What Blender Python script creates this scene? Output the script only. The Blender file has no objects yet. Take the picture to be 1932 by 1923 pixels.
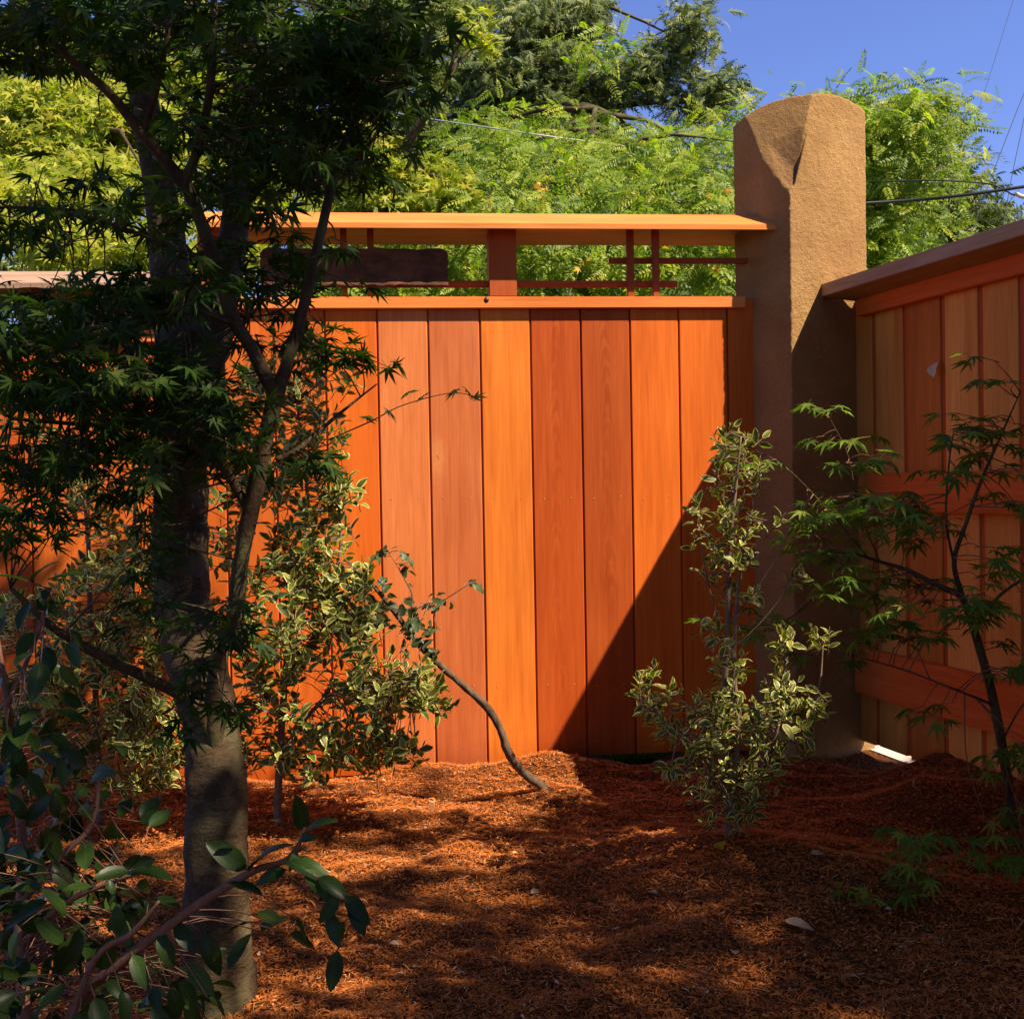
import bpy, math, random
import numpy as np
from mathutils import Matrix, Vector, noise, Quaternion

random.seed(5)
rng = np.random.default_rng(11)
scene = bpy.context.scene
C = scene.collection

# ------------------------------------------------------------------ camera
F_PX, CX, CY = 2109.0, 966.0, 961.5          # focal length and centre of the 1932 px wide photo
PITCH, ROLL = math.radians(-1.25), math.radians(-1.03)
CAM = Vector((0.0, 0.0, 1.0))
RC = Matrix.Rotation(math.pi / 2 + PITCH, 4, 'X') @ Matrix.Rotation(ROLL, 4, 'Z')
cam_d = bpy.data.cameras.new('camera')
cam_d.sensor_fit = 'HORIZONTAL'
cam_d.sensor_width = 36.0
cam_d.lens = 36.0 * F_PX / 1932.0
cam_d.clip_start = 0.05
cam_d.clip_end = 2000.0
cam = bpy.data.objects.new('camera', cam_d)
cam.matrix_world = Matrix.Translation(CAM) @ RC
C.objects.link(cam)
scene.camera = cam

# ------------------------------------------------------------------ sun, sky, exposure
SUN = Vector((1.52, -0.83, 2.10))           # from the scene towards the sun
SUN_N = SUN.normalized()
w = bpy.data.worlds.new('World')
scene.world = w
w.use_nodes = True
wn = w.node_tree
wn.nodes.clear()
sky = wn.nodes.new('ShaderNodeTexSky')
sky.sky_type = 'NISHITA'
sky.sun_disc = False
sky.sun_elevation = math.asin(SUN_N.z)
sky.sun_rotation = math.atan2(SUN_N.x, SUN_N.y)
sky.air_density = 1.0
sky.dust_density = 0.1
sky.ozone_density = 6.0
bg = wn.nodes.new('ShaderNodeBackground')
bg.inputs['Strength'].default_value = 0.075
wo = wn.nodes.new('ShaderNodeOutputWorld')
tintn = wn.nodes.new('ShaderNodeMix')
tintn.data_type = 'RGBA'; tintn.blend_type = 'MULTIPLY'
tintn.inputs[0].default_value = 1.0
tintn.inputs[7].default_value = (0.93, 0.83, 1.12, 1)
wn.links.new(sky.outputs[0], tintn.inputs[6])
wn.links.new(tintn.outputs[2], bg.inputs[0])
wn.links.new(bg.outputs[0], wo.inputs[0])

sun_d = bpy.data.lights.new('sun', 'SUN')
sun_d.energy = 5.0
sun_d.angle = math.radians(0.53)
sun_d.color = (1.0, 0.87, 0.66)
sun = bpy.data.objects.new('sun', sun_d)
sun.rotation_euler = (-SUN_N).to_track_quat('-Z', 'Y').to_euler()
sun.location = (6, -4, 9)
C.objects.link(sun)

scene.view_settings.view_transform = 'Standard'
scene.view_settings.look = 'None'
scene.view_settings.exposure = 1.2
scene.view_settings.gamma = 1.0
scene.view_settings.use_curve_mapping = False
scene.cycles.max_bounces = 8
scene.cycles.use_denoising = True


# ------------------------------------------------------------------ helpers
def ray(px, py):
    return (RC.to_3x3() @ Vector(((px - CX) / F_PX, -(py - CY) / F_PX, -1.0)))


def at(px, py, Y):
    d = ray(px, py)
    return CAM + d * (Y / d.y)


def project(P):
    q = (np.asarray(P, float) - np.array(CAM)) @ np.array(RC.to_3x3())
    z = np.maximum(-q[..., 2], 1e-3)
    return CX + F_PX * q[..., 0] / z, CY - F_PX * q[..., 1] / z, -q[..., 2]


def tag(o, label=None, cat=None, group=None, kind=None):
    if label: o['label'] = label
    if cat: o['category'] = cat
    if group: o['group'] = group
    if kind: o['kind'] = kind
    return o


def thing(name, loc, label, cat, rz=0.0, group=None):
    o = bpy.data.objects.new(name, None)
    o.empty_display_size = 0.1
    o.location = loc
    o.rotation_euler = (0, 0, rz)
    C.objects.link(o)
    return tag(o, label, cat, group)


def raw_mesh(name, V, T, mat=None, smooth=False, attrs=None):
    V = np.ascontiguousarray(V, dtype=np.float32)
    T = np.ascontiguousarray(T, dtype=np.int32)
    me = bpy.data.meshes.new(name)
    k = T.shape[1]
    me.vertices.add(len(V))
    me.vertices.foreach_set('co', V.ravel())
    me.loops.add(T.size)
    me.loops.foreach_set('vertex_index', T.ravel())
    me.polygons.add(len(T))
    me.polygons.foreach_set('loop_start', np.arange(0, T.size, k, dtype=np.int32))
    try:
        me.polygons.foreach_set('loop_total', np.full(len(T), k, dtype=np.int32))
    except Exception:
        pass
    if smooth:
        me.polygons.foreach_set('use_smooth', np.ones(len(T), dtype=bool))
    for an, av in (attrs or {}).items():
        a = me.attributes.new(an, 'FLOAT', 'POINT')
        a.data.foreach_set('value', np.ascontiguousarray(av, dtype=np.float32))
    me.update(calc_edges=True)
    me.validate()
    if mat: me.materials.append(mat)
    return me


def link(name, me, parent=None, **kw):
    o = bpy.data.objects.new(name, me)
    C.objects.link(o)
    if parent is not None: o.parent = parent
    return tag(o, **kw)


class MB:
    """collects pieces of one mesh"""
    def __init__(self):
        self.v, self.f = [], []

    def add(self, V, Fs):
        n = len(self.v)
        self.v += [tuple(p) for p in V]
        self.f += [tuple(i + n for i in f) for f in Fs]
        return self

    def box(self, x0, x1, y0, y1, z0, z1):
        V = [(x0, y0, z0), (x1, y0, z0), (x1, y1, z0), (x0, y1, z0), (x0, y0, z1), (x1, y0, z1), (x1, y1, z1), (x0, y1, z1)]
        return self.add(V, [(0, 3, 2, 1), (4, 5, 6, 7), (0, 1, 5, 4), (1, 2, 6, 5), (2, 3, 7, 6), (3, 0, 4, 7)])

    def prism_x(self, prof, x0, x1):
        """closed (y,z) profile swept along x"""
        n = len(prof)
        V = [(x0, y, z) for y, z in prof] + [(x1, y, z) for y, z in prof]
        Fs = [tuple(range(n)), tuple(range(2 * n - 1, n - 1, -1))]
        Fs += [(i, i + n, (i + 1) % n + n, (i + 1) % n) for i in range(n)]
        return self.add(V, Fs)

    def build(self, name, mat, parent=None, bevel=0.0, smooth=False, **kw):
        me = bpy.data.meshes.new(name)
        me.from_pydata(self.v, [], self.f)
        me.validate()
        me.materials.append(mat)
        o = link(name, me, parent, **kw)
        import bmesh
        bm = bmesh.new(); bm.from_mesh(me)
        bmesh.ops.recalc_face_normals(bm, faces=bm.faces)
        if bevel:
            bmesh.ops.bevel(bm, geom=list(bm.edges), offset=bevel, segments=2, affect='EDGES', clamp_overlap=True)
        bm.to_mesh(me); bm.free()
        if smooth:
            for p in me.polygons: p.use_smooth = True
        return o


def spline(pts, n):
    """Catmull-Rom through pts (k,d) -> (n,d)"""
    P = np.asarray(pts, float)
    if len(P) == 2:
        t = np.linspace(0, 1, n)[:, None]
        return P[0] * (1 - t) + P[1] * t
    P = np.vstack([2 * P[0] - P[1], P, 2 * P[-1] - P[-2]])
    k = len(P) - 3
    out = []
    for s in np.linspace(0, k - 1e-6, n):
        i = int(s); t = s - i
        a, b, c, d = P[i], P[i + 1], P[i + 2], P[i + 3]
        out.append(0.5 * (2 * b + (c - a) * t + (2 * a - 5 * b + 4 * c - d) * t * t + (3 * b - a - 3 * c + d) * t ** 3))
    return np.array(out)


def tube(pts, radii, n=12, sides=8, wob=0.0, seed=0):
    """returns V,T of a tapered tube with closed ends"""
    L = spline(np.column_stack([np.asarray(pts, float), np.asarray(radii, float)]), n)
    P, R = L[:, :3], np.maximum(L[:, 3], 1e-4)
    tan = np.gradient(P, axis=0)
    tan /= np.linalg.norm(tan, axis=1)[:, None] + 1e-9
    ref = np.array([0.31, 0.87, 0.12])
    V = []
    for i in range(n):
        a = np.cross(tan[i], ref); a /= np.linalg.norm(a) + 1e-9
        b = np.cross(tan[i], a)
        for k in range(sides):
            th = 2 * math.pi * k / sides
            rr = R[i]
            if wob:
                rr *= 1 + wob * noise.noise(Vector((math.cos(th) * 1.3 + seed, math.sin(th) * 1.3, i * 0.35 + seed)))
            V.append(P[i] + rr * (math.cos(th) * a + math.sin(th) * b))
    T = []
    for i in range(n - 1):
        for k in range(sides):
            a, b = i * sides + k, i * sides + (k + 1) % sides
            T += [(a, b, b + sides), (a, b + sides, a + sides)]
    V += [P[0], P[-1]]
    for k in range(sides):
        T.append((len(V) - 2, (k + 1) % sides, k))
        T.append((len(V) - 1, (n - 1) * sides + k, (n - 1) * sides + (k + 1) % sides))
    return np.array(V), np.array(T)


def join(parts):
    Vs, Ts, n = [], [], 0
    for V, T in parts:
        Vs.append(V); Ts.append(np.asarray(T) + n); n += len(V)
    return np.vstack(Vs), np.vstack(Ts)


# ------------------------------------------------------------------ materials
class NT:
    def __init__(self, name):
        self.m = bpy.data.materials.new(name)
        self.m.use_nodes = True
        self.t = self.m.node_tree
        self.t.nodes.clear()
        self.out = self.n('ShaderNodeOutputMaterial')

    def n(self, typ, **kw):
        nd = self.t.nodes.new(typ)
        for k, v in kw.items(): setattr(nd, k, v)
        return nd

    def l(self, a, b):
        self.t.links.new(a, b)

    def val(self, sock, v):
        if hasattr(v, 'is_linked') or hasattr(v, 'links'): self.l(v, sock)
        else: sock.default_value = v

    def math(self, op, a, b=None, c=None):
        nd = self.n('ShaderNodeMath', operation=op)
        self.val(nd.inputs[0], a)
        if b is not None: self.val(nd.inputs[1], b)
        if c is not None: self.val(nd.inputs[2], c)
        return nd.outputs[0]

    def mapping(self, src, scale=(1, 1, 1), loc=None):
        nd = self.n('ShaderNodeMapping')
        self.l(src, nd.inputs[0])
        nd.inputs['Scale'].default_value = scale
        if loc is not None: self.val(nd.inputs['Location'], loc)
        return nd.outputs[0]

    def noise(self, vec, scale, detail=4, rough=0.55, dist=0.0):
        nd = self.n('ShaderNodeTexNoise')
        self.l(vec, nd.inputs['Vector'])
        nd.inputs['Scale'].default_value = scale
        nd.inputs['Detail'].default_value = detail
        nd.inputs['Roughness'].default_value = rough
        nd.inputs['Distortion'].default_value = dist
        return nd.outputs['Fac']

    def ramp(self, fac, stops):
        nd = self.n('ShaderNodeValToRGB')
        self.l(fac, nd.inputs[0])
        e = nd.color_ramp.elements
        while len(e) < len(stops): e.new(0.5)
        for i, (p, c) in enumerate(stops):
            e[i].position = p
            e[i].color = (*c, 1) if len(c) == 3 else c
        return nd.outputs[0]

    def mix(self, fac, a, b, mode='MIX'):
        nd = self.n('ShaderNodeMix', data_type='RGBA', blend_type=mode)
        self.val(nd.inputs[0], fac)
        for s, v in ((nd.inputs[6], a), (nd.inputs[7], b)):
            if isinstance(v, tuple): s.default_value = (*v, 1) if len(v) == 3 else v
            else: self.l(v, s)
        return nd.outputs[2]

    def bsdf(self, color, rough=0.6, spec=0.5, normal=None):
        nd = self.n('ShaderNodeBsdfPrincipled')
        if isinstance(color, tuple): nd.inputs['Base Color'].default_value = (*color, 1)
        else: self.l(color, nd.inputs['Base Color'])
        self.val(nd.inputs['Roughness'], rough)
        nd.inputs['Specular IOR Level'].default_value = spec
        if normal is not None: self.l(normal, nd.inputs['Normal'])
        return nd.outputs[0]

    def bump(self, h, strength=0.3, dist=0.01):
        nd = self.n('ShaderNodeBump')
        nd.inputs['Strength'].default_value = strength
        nd.inputs['Distance'].default_value = dist
        self.l(h, nd.inputs['Height'])
        return nd.outputs[0]

    def done(self, sh):
        self.l(sh, self.out.inputs[0])
        return self.m


def wood_mat(name, axis='Z', figure=False, knot=None, rough=0.6, spec=0.15, grain_amt=1.0):
    """stained cedar: the object's colour carries the board's own tone"""
    t = NT(name)
    tc = t.n('ShaderNodeTexCoord').outputs['Object']
    oi = t.n('ShaderNodeObjectInfo')
    off = t.n('ShaderNodeCombineXYZ')
    r10 = t.math('MULTIPLY', oi.outputs['Random'], 37.0)
    for i in range(3): t.l(r10, off.inputs[i])
    sc = {'Z': (1, 1, 0.045), 'X': (0.045, 1, 1)}[axis]
    v = t.mapping(tc, sc, off.outputs[0])
    fine = t.noise(v, 110, 5, 0.6, 0.4)
    mid = t.noise(v, 22, 4, 0.6, 0.8)
    big = t.noise(t.mapping(tc, {'Z': (1, 1, 0.25), 'X': (.25, 1, 1)}[axis], off.outputs[0]), 5.5, 3, 0.5, 0.5)
    g = t.math('ADD', t.math('MULTIPLY', fine, 0.55), t.math('MULTIPLY', mid, 0.45))
    dark = t.mix(1.0, oi.outputs['Color'], (0.60, 0.46, 0.36), 'MULTIPLY')
    light = t.mix(1.0, oi.outputs['Color'], (1.15, 1.30, 1.5), 'MULTIPLY')
    c = t.mix(t.ramp(g, [(0.30, (0, 0, 0)), (0.72, (1, 1, 1))]), dark, light)
    c = t.mix(0.66 * grain_amt, oi.outputs['Color'], c)
    c = t.mix(t.math('MULTIPLY', t.ramp(big, [(0.42, (0, 0, 0)), (0.66, (1, 1, 1))]), 0.5), c, t.mix(1.0, c, (0.74, 0.62, 0.55), 'MULTIPLY'))
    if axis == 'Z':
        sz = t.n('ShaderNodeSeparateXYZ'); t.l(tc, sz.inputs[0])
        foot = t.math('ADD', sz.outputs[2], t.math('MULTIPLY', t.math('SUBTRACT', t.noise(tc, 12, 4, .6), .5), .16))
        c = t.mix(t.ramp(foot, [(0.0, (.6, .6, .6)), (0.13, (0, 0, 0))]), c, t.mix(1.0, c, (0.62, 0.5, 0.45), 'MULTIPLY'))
        blot = t.noise(t.mapping(tc, (1, 1, .22), off.outputs[0]), 7, 5, .62, .8)
        c = t.mix(t.math('MULTIPLY', t.ramp(blot, [(0.50, (0, 0, 0)), (0.68, (1, 1, 1))]), .38), c, t.mix(1.0, c, (1.12, 1.35, 1.5), 'MULTIPLY'))
    h = g
    if figure:
        sx = t.n('ShaderNodeSeparateXYZ'); t.l(tc, sx.inputs[0])
        wob = t.math('MULTIPLY', t.math('SUBTRACT', t.noise(t.mapping(tc, (1, 1, .6), off.outputs[0]), 9, 4, .6), 0.5), 0.22)
        x2 = t.math('ADD', sx.outputs[0], t.math('MULTIPLY', t.math('SUBTRACT', t.noise(t.mapping(tc, (.2, .2, 1), off.outputs[0]), 2.2, 3), .5), .09))
        q = t.math('ADD', t.math('MULTIPLY', t.math('MULTIPLY', x2, x2), 95.0), t.math('ADD', t.math('MULTIPLY', sx.outputs[2], 0.55), wob))
        s = t.math('ABSOLUTE', t.math('SINE', t.math('MULTIPLY', q, 62.0)))
        fade = t.ramp(t.math('ABSOLUTE', x2), [(0.0, (1, 1, 1)), (0.055, (0.0, 0.0, 0.0))])
        s = t.math('MULTIPLY', t.math('POWER', s, 3.0), fade)
        s = t.math('MULTIPLY', s, t.ramp(t.noise(t.mapping(tc, (1, 1, .35), off.outputs[0]), 14, 4, .6), [(0.40, (0.1, .1, .1)), (0.60, (1, 1, 1))]))
        c = t.mix(t.math('MULTIPLY', s, 0.42), c, t.mix(1.0, oi.outputs['Color'], (1.30, 1.7, 1.9), 'MULTIPLY'))
        c = t.mix(t.math('MULTIPLY', fade, 0.35), c, t.mix(1.0, c, (0.72, 0.58, 0.5), 'MULTIPLY'))
    if knot:
        sx = t.n('ShaderNodeSeparateXYZ'); t.l(tc, sx.inputs[0])
        wv = t.math('MULTIPLY', t.math('SUBTRACT', t.noise(tc, 18, 3), .5), .06)
        dx = t.math('MULTIPLY', t.math('ADD', t.math('SUBTRACT', sx.outputs[0], knot[0]), wv), 1 / .045)
        dz = t.math('MULTIPLY', t.math('ADD', t.math('SUBTRACT', sx.outputs[2], knot[1]), wv), 1 / .11)
        rr = t.math('SQRT', t.math('ADD', t.math('MULTIPLY', dx, dx), t.math('MULTIPLY', dz, dz)))
        ring = t.math('MULTIPLY', t.math('ADD', t.math('SINE', t.math('MULTIPLY', rr, 17.0)), 1.0), 0.5)
        near = t.ramp(rr, [(0.0, (1, 1, 1)), (0.9, (0, 0, 0))])
        c = t.mix(t.math('MULTIPLY', near, t.math('ADD', .26, t.math('MULTIPLY', ring, .10))), c, (0.86, .40, .13))
        c = t.mix(t.ramp(rr, [(0.05, (.7, .7, .7)), (0.16, (0, 0, 0))]), c, (0.30, .10, .03))
    return t.done(t.bsdf(c, rough, spec, t.bump(h, 0.25, 0.002)))


def bark_mat(name, c1, c2, scale=18, stretch=0.35, bump=0.6, patch=None):
    t = NT(name)
    tc = t.n('ShaderNodeTexCoord').outputs['Object']
    v = t.mapping(tc, (1, 1, stretch))
    a = t.noise(v, scale, 6, 0.65, 0.6)
    b = t.noise(tc, scale * 5, 4, 0.7)
    g = t.math('ADD', t.math('MULTIPLY', a, 0.7), t.math('MULTIPLY', b, 0.3))
    c = t.mix(t.ramp(g, [(0.35, (0, 0, 0)), (0.65, (1, 1, 1))]), c1, c2)
    if patch:
        c = t.mix(t.ramp(t.noise(tc, 6.5, 3, .6), [(0.50, (0, 0, 0)), (0.60, (1, 1, 1))]), c, patch)
    return t.done(t.bsdf(c, 0.85, 0.2, t.bump(g, bump, 0.010)))


def leaf_mat(name, stops, trans=0.35, rough=0.5, spec=0.4, tcol=(1.0, 1.25, 0.45), rim=None, vein=False):
    t = NT(name)
    at_ = t.n('ShaderNodeAttribute', attribute_name='tint')
    oi = t.n('ShaderNodeObjectInfo')
    f = t.math('FRACT', t.math('ADD', at_.outputs['Fac'], oi.outputs['Random']))
    c = t.ramp(f, stops)
    tc = t.n('ShaderNodeTexCoord').outputs['Object']
    nz = t.noise(tc, 60, 3)
    c = t.mix(t.math('MULTIPLY', nz, 0.35), c, t.mix(1.0, c, (0.6, 0.62, 0.6), 'MULTIPLY'))
    if rim or vein:
        rm = t.n('ShaderNodeAttribute', attribute_name='rim').outputs['Fac']
        if rim:
            k = t.math('ADD', rm, t.math('MULTIPLY', t.math('SUBTRACT', t.noise(tc, 90, 3), 0.5), 0.9))
            c = t.mix(t.ramp(k, [(0.50, (0, 0, 0)), (0.72, (1, 1, 1))]), c, rim)
        else:
            al = t.n('ShaderNodeAttribute', attribute_name='along').outputs['Fac']
            lv = t.math('POWER', t.math('ABSOLUTE', t.math('SINE', t.math('MULTIPLY', al, 24.0))), 9.0)
            c = t.mix(t.math('MULTIPLY', lv, .3), c, t.mix(1.0, c, (1.5, 1.4, 1.3), 'MULTIPLY'))
            c = t.mix(t.math('MULTIPLY', t.ramp(t.noise(tc, 26, 4, .7), [(.60, (0, 0, 0)), (.70, (1, 1, 1))]), .5), c, (0.10, 0.075, 0.02))
            c = t.mix(t.ramp(rm, [(0.0, (1, 1, 1)), (0.07, (0, 0, 0))]), c, t.mix(1.0, c, (1.7, 1.6, 1.5), 'MULTIPLY'))
    p = t.bsdf(c, rough, spec)
    tr = t.n('ShaderNodeBsdfTranslucent')
    t.l(t.mix(1.0, c, tcol, 'MULTIPLY'), tr.inputs[0])
    mx = t.n('ShaderNodeMixShader')
    mx.inputs[0].default_value = trans
    t.l(p, mx.inputs[1]); t.l(tr.outputs[0], mx.inputs[2])
    return t.done(mx.outputs[0])


M = {}
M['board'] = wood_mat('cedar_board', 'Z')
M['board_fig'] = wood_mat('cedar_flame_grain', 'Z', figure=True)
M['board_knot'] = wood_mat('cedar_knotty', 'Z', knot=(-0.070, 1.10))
M['rail'] = wood_mat('cedar_rail', 'X')
M['slab'] = bark_mat('rough_slab', (0.06, 0.020, 0.009), (0.17, 0.065, 0.033), 9, 3.0, 0.8)
M['grey_cap'] = wood_mat('weathered_cap', 'X', grain_amt=1.3, rough=0.8)
M['bark'] = bark_mat('maple_bark', (0.032, 0.018, 0.009), (0.105, 0.066, 0.034), 22, 0.5, 0.9, (0.085, 0.072, 0.030))
M['pale_bark'] = bark_mat('pale_bark', (0.026, 0.015, 0.007), (0.105, 0.064, 0.031), 34, 2.2, 1.0, (0.10, 0.076, 0.036))
M['stem'] = bark_mat('grey_brown_stem', (0.10, 0.065, 0.045), (0.25, 0.17, 0.12), 40, 0.4, 0.4)
M['dark_stem'] = bark_mat('knobbly_brown_stem', (0.055, 0.034, 0.022), (0.17, 0.11, 0.07), 55, 0.5, 1.0)
M['red_stem'] = bark_mat('reddish_stem', (0.14, 0.06, 0.04), (0.26, 0.13, 0.08), 40, 0.4, 0.3)
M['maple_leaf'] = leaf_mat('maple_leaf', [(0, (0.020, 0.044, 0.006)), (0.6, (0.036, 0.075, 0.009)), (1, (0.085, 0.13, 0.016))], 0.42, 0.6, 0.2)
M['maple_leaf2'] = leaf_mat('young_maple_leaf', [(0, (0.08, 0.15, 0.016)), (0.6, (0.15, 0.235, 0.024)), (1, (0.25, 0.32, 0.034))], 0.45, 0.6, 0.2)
M['var_leaf'] = leaf_mat('variegated_leaf', [(0, (0.06, 0.085, 0.010)), (0.7, (0.11, 0.14, 0.018)), (1, (0.30, 0.31, 0.06))], 0.32, 0.45, 0.3, rim=(0.64, 0.54, 0.16))
M['camellia'] = leaf_mat('glossy_leaf', [(0, (0.016, 0.032, 0.006)), (0.7, (0.030, 0.060, 0.009)), (1, (0.06, 0.11, 0.02))], 0.25, 0.38, 0.22, vein=True)
M['sapling'] = leaf_mat('sapling_leaf', [(0, (0.035, 0.055, 0.018)), (1, (0.07, 0.10, 0.03))], 0.25, 0.5, 0.4)
M['pinnate'] = leaf_mat('pinnate_leaf', [(0, (0.08, 0.14, 0.009)), (0.4, (0.19, 0.275, 0.015)), (0.8, (0.32, 0.39, 0.022)), (1, (0.46, 0.44, 0.03))], 0.5, 0.5, 0.35)
M['yellow_leaf'] = leaf_mat('yellow_green_leaf', [(0, (0.17, 0.22, 0.015)), (0.45, (0.33, 0.36, 0.026)), (0.8, (0.46, 0.44, 0.038)), (1, (0.56, 0.46, 0.05))], 0.52, 0.55, 0.3)
M['mid_leaf'] = leaf_mat('olive_green_leaf', [(0, (0.08, 0.115, 0.02)), (0.6, (0.15, 0.18, 0.035)), (1, (0.30, 0.31, 0.06))], 0.45, 0.55, 0.3)
M['conifer'] = leaf_mat('conifer_needle', [(0, (0.08, 0.115, 0.03)), (0.6, (0.17, 0.205, 0.05)), (1, (0.29, 0.30, 0.08))], 0.15, 0.6, 0.3)
M['flower'] = leaf_mat('orange_flower', [(0, (0.75, 0.25, 0.02)), (1, (0.8, 0.42, 0.03))], 0.3)
M['dry_leaf'] = leaf_mat('dry_leaf', [(0, (0.42, 0.22, 0.11)), (1, (0.55, 0.38, 0.24))], 0.2, 0.7, 0.2)
M['lit_leaf'] = leaf_mat('sunlit_pale_leaf', [(0, (0.86, 0.68, 0.46)), (1, (0.90, 0.74, 0.52))], 0.3, tcol=(1, 1, 1))  # near-white tone stands in for sunlight on the curled leaf
M['grass'] = leaf_mat('grass_blade', [(0, (0.08, 0.17, 0.03)), (1, (0.15, 0.27, 0.05))], 0.4)


def stone_mat():
    t = NT('rough_sandstone')
    tc = t.n('ShaderNodeTexCoord').outputs['Object']
    a = t.noise(tc, 4, 4, 0.6)
    b = t.noise(tc, 70, 6, 0.75)
    c3 = t.noise(tc, 220, 3, 0.6)
    c = t.mix(t.ramp(a, [(0.35, (0, 0, 0)), (0.68, (1, 1, 1))]), (0.32, 0.172, 0.064), (0.43, 0.245, 0.094))
    c = t.mix(t.math('MULTIPLY', t.ramp(b, [(0.45, (0, 0, 0)), (0.75, (1, 1, 1))]), 0.40), c, (0.19, 0.10, 0.045))
    scoop_shade = t.n('ShaderNodeAttribute', attribute_name='chip').outputs['Fac']  # shade inside the chipped scoop, put into the stone colour
    c = t.mix(t.math('MULTIPLY', scoop_shade, t.ramp(t.noise(tc, 14, 4, .6), [(0.35, (0.35, .35, .35)), (0.60, (1, 1, 1))])), c, (0.15, 0.078, 0.045))
    h = t.math('ADD', t.math('MULTIPLY', b, 1.0), t.math('MULTIPLY', c3, 0.35))
    return t.done(t.bsdf(c, 0.92, 0.15, t.bump(h, 1.0, 0.011)))


M['stone'] = stone_mat()


def ground_mats():
    t = NT('mulch_soil')
    tc = t.n('ShaderNodeTexCoord').outputs['Object']
    a = t.noise(tc, 7, 5, 0.65)
    b = t.noise(tc, 90, 6, 0.7, 1.0)
    c = t.mix(t.ramp(b, [(0.35, (0, 0, 0)), (0.7, (1, 1, 1))]), (0.08, 0.024, 0.008), (0.28, 0.09, 0.025))
    c = t.mix(t.math('MULTIPLY', t.ramp(a, [(0.45, (0, 0, 0)), (0.65, (1, 1, 1))]), 0.6), c, (0.13, 0.042, 0.013))
    M['mulch'] = t.done(t.bsdf(c, 0.95, 0.1, t.bump(b, 1.0, 0.02)))
    t = NT('mulch_fibre')
    f = t.n('ShaderNodeAttribute', attribute_name='tint').outputs['Fac']
    c = t.ramp(f, [(0.0, (0.10, 0.027, 0.008)), (0.35, (0.38, 0.104, 0.021)), (0.75, (0.58, 0.175, 0.038)), (0.93, (0.58, 0.21, 0.06)), (1.0, (0.58, 0.38, 0.22))])
    M['fibre'] = t.done(t.bsdf(c, 0.85, 0.15))
    t = NT('ground_earth')
    tc = t.n('ShaderNodeTexCoord').outputs['Object']
    c = t.mix(t.noise(tc, 3, 6, .6), (0.05, 0.045, 0.02), (0.07, 0.10, 0.03))
    M['earth'] = t.done(t.bsdf(c, 0.95, 0.1))
    t = NT('pale_concrete')
    tc = t.n('ShaderNodeTexCoord').outputs['Object']
    c = t.mix(t.noise(tc, 20, 6, .6), (0.42, 0.36, 0.30), (0.58, 0.50, 0.42))
    M['concrete'] = t.done(t.bsdf(c, 0.9, 0.2))
    for nm, col, r in (('cable', (0.012, 0.012, 0.014), 0.5), ('wire', (0.10, 0.11, 0.13), 0.5), ('white_wire', (0.34, 0.36, 0.38), 0.5), ('nail', (0.50, 0.30, 0.17), 0.5), ('knot', (0.04, 0.014, 0.007), 0.5), ('clamp', (0.55, 0.42, 0.36), 0.6)):
        t = NT(nm)
        tc = t.n('ShaderNodeTexCoord').outputs['Object']
        cc = t.mix(t.noise(tc, 60, 3), tuple(x * 0.8 for x in col), tuple(min(1, x * 1.2) for x in col))
        M[nm] = t.done(t.bsdf(cc, r, 0.4))


ground_mats()

# ------------------------------------------------------------------ ground
MOUNDS = [(0.56, 2.78, 0.34, 0.30, 0.098), (-0.28, 3.78, 0.26, 0.13, 0.035), (0.12, 3.86, 0.16, 0.12, 0.050), (0.10, 3.50, 0.14, 0.12, 0.035), (0.78, 3.72, 0.30, 0.14, 0.030),
          (1.22, 3.28, 0.16, 0.16, 0.095), (0.45, 4.06, 0.10, 0.10, -0.055), (-0.74, 3.92, 0.20, 0.09, -0.060), (1.20, 3.92, 0.10, 0.20, -0.030),
          (-0.45, 3.30, 0.30, 0.16, 0.030), (-0.85, 2.9, 0.3, 0.2, 0.03), (-0.1, 2.85, 0.3, 0.12, 0.02),
          (-0.35, 2.5, 0.3, 0.1, 0.03), (0.9, 2.6, 0.25, 0.15, 0.04), (0.45, 2.42, 0.2, 0.1, 0.03)]


def ground_h(x, y):
    h = 0.0
    for mx, my, sx, sy, a in MOUNDS:
        h += a * math.exp(-((x - mx) / sx) ** 2 - ((y - my) / sy) ** 2)
    xf = 1.294 + 0.2897 * (4.05 - y)
    if y < 3.76 and x > xf - .6:
        k = min(1.0, (3.76 - y) / .12); k = k * k * (3 - 2 * k)
        h += 0.085 * k * math.exp(-((x - xf) / 0.20) ** 2)
    near = 1.0 if y < 3.8 else max(0.25, 1 - (y - 3.8) * 3)
    h += near * (0.026 * noise.noise(Vector((x * 3.1, y * 3.4, 0.3))) + 0.019 * noise.noise(Vector((x * 9, y * 10, 4.1))) + 0.006 * noise.noise(Vector((x * 26, y * 28, 2.2))))
    return h


def big_sheet():
    r = 700.0
    V = np.array([(-r, -r, -0.10), (r, -r, -0.10), (r, r, -0.10), (-r, r, -0.10)])
    link('ground', raw_mesh('ground', V, np.array([[0, 1, 2, 3]]), M['earth']), kind='structure')


big_sheet()


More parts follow.
